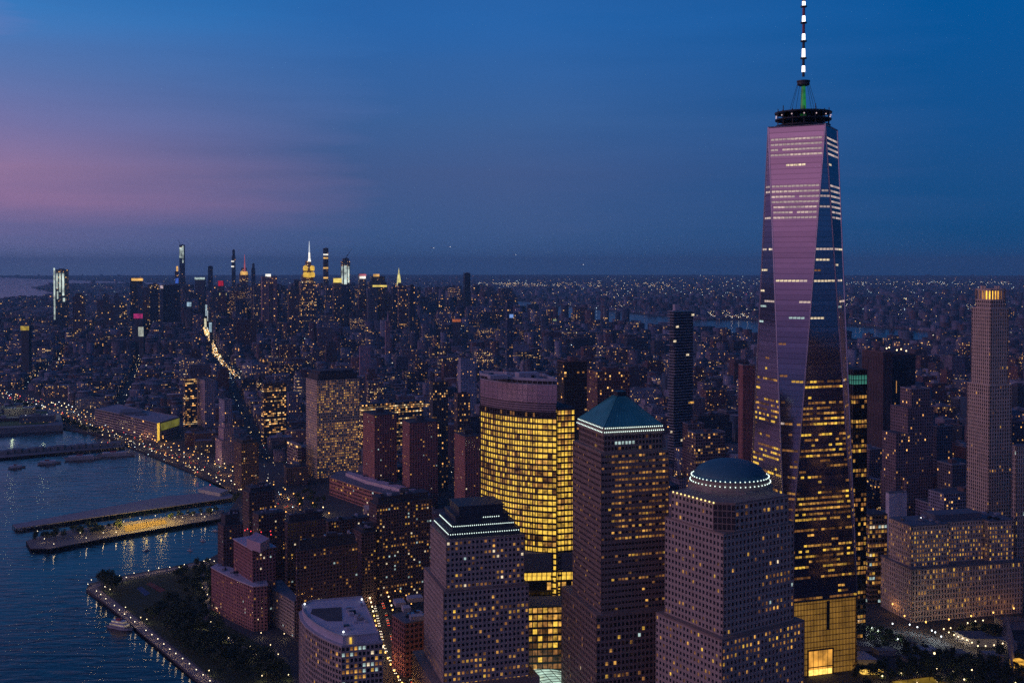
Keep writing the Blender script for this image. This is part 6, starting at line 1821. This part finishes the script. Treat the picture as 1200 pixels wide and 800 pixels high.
def scatter(n, x0, x1, y0, y1, s=(.5, .8, 1.1), pal=None):
    for _ in range(n):
        px, py = g.uniform(x0, x1), g.uniform(y0, y1); p = at(px, py, 12)
        if p[1] > 36000 or not (inside(p, QNS) or inside(p, MANH) or inside(p, NJ)): continue
        pts.append((p[0], p[1], 13, g.choice(pal) if pal else pick(), g.choice(s)))
scatter(230, 560, 1200, 326, 345); scatter(330, 990, 1200, 349, 364, (.6, .9, 1.3)); scatter(150, 880, 1200, 326, 372); scatter(150, 990, 1190, 330, 333.5, (.6, 1), (2, 3, 1))
scatter(170, 590, 705, 331, 336, (.6, .9), (1, 1, 2, 0)); scatter(70, 745, 785, 331, 336, (.7, 1), (1, 2, 0)); scatter(110, 560, 625, 331, 334, (.6, .8), (1, 2))
scatter(160, 815, 888, 362, 372, (.7, 1.0, 1.4), (1, 2, 0, 2)); scatter(90, 640, 760, 352, 362, (.6, .9), (1, 2, 0)); scatter(200, 700, 890, 322, 350); scatter(130, 100, 560, 326, 340, (.4, .6)); scatter(160, 1000, 1200, 385, 420, (.6, .9, 1.2)); scatter(70, 0, 140, 326, 360, (.4, .7)); scatter(45, 1055, 1200, 366, 371, (.8, 1.2), (0, 1, 1))
lights('far_lights', pts, .00026)
pts = []
for p, d in along(AVE, 11):                              # the bright avenue
    for _ in range(2):
        o = g.uniform(-11, 11); pts.append((p[0] - d[1] * o, p[1] + d[0] * o, g.uniform(1, 7), g.choice((0, 1, 1, 2, 0, 0)), g.choice((.45, .7, 1.0, 1.4))))
for p, d in along(HIGHWAY, 15):
    for _ in range(2):
        o = g.choice((-1, 1)) * g.uniform(3, 30); pts.append((p[0] - d[1] * o, p[1] + d[0] * o, g.uniform(1, 8), g.choice((0, 0, 1, 1, 2, 3, 4)), g.choice((.5, .8, 1.1, 1.5))))
for px, py in ((60 + k * 2.05, 402.5 - k * .03 + g.uniform(-1.2, 1.2)) for k in range(44)):
    p = at(px, py, 22); pts.append((p[0], p[1], 22, g.choice((0, 0, 1)), g.choice((.8, 1.1))))
for k in range(46):
    p = at(g.uniform(98, 128), g.uniform(404, 409), 20); pts.append((p[0], p[1], 20, g.choice((0, 0, 1)), g.choice((.8, 1.0))))
for k in range(150):
    p = at(g.uniform(0, 130), g.uniform(370, 500) if False else g.uniform(375, 450), 10); pts.append((p[0], p[1], 11, pick(), g.choice((.6, .9, 1.2))))
lights('avenue_lights', pts, .00034)

# ================================================================== aircraft
def plane(px, py, D, lab):
    z = zat(py, D); x, y = at(px, py, z)
    root = thing('airplane', (x, y, z), lab, 'airplane')
    mb = MB(); mb.tube((x - 16, y, z), (x + 16, y, z), 2, 1.6, 8); mb.prism([(x - 4, y - 18), (x, y - 18), (x + 5, y), (x - 3, y)], z - .3, z + .1); mb.prism([(x - 3, y), (x + 5, y), (x, y + 18), (x - 4, y + 18)], z - .3, z + .1); mb.prism([(x - 16, y - .3), (x - 12, y - .3), (x - 12, y + .3), (x - 16, y + .3)], z, z + 6)
    mb.build('fuselage', mat('aircraft_skin', (.5, .5, .52), .4), root)
    MB().ball((x + 8, y - 3, z - 1), D * .00030).build('landing_light', glow('landing_light', (.9, .95, 1), 1.8), root)
for px, py, D, lab in ((507, 290.5, 9000, 'leftmost airplane light low in the dusk sky'), (526.5, 289, 9500, 'second airplane light just right of the leftmost one'), (603.5, 298.5, 9800, 'airplane light above the golden block'), (682.5, 310, 10000, 'lowest airplane light, near the horizon')): plane(px, py, D, lab)

# ================================================================== air
hz = MB().prism([(-42000, -42000), (42000, -42000), (42000, 39000), (-42000, 39000)], -6, 560)
hm = bpy.data.materials.new('haze_air'); hm.use_nodes = True; nt = hm.node_tree; nt.nodes.clear()
o_ = nt.nodes.new('ShaderNodeOutputMaterial'); vn = nt.nodes.new('ShaderNodeVolumePrincipled'); nt.links.new(vn.outputs[0], o_.inputs['Volume'])
vn.inputs['Color'].default_value = (.36, .80, 1.0, 1); vn.inputs['Density'].default_value = HAZE; vn.inputs['Anisotropy'].default_value = 0.1
h_ = hz.build('haze', hm); stuff(h_); h_['label'] = 'thin blue evening haze over the whole city'
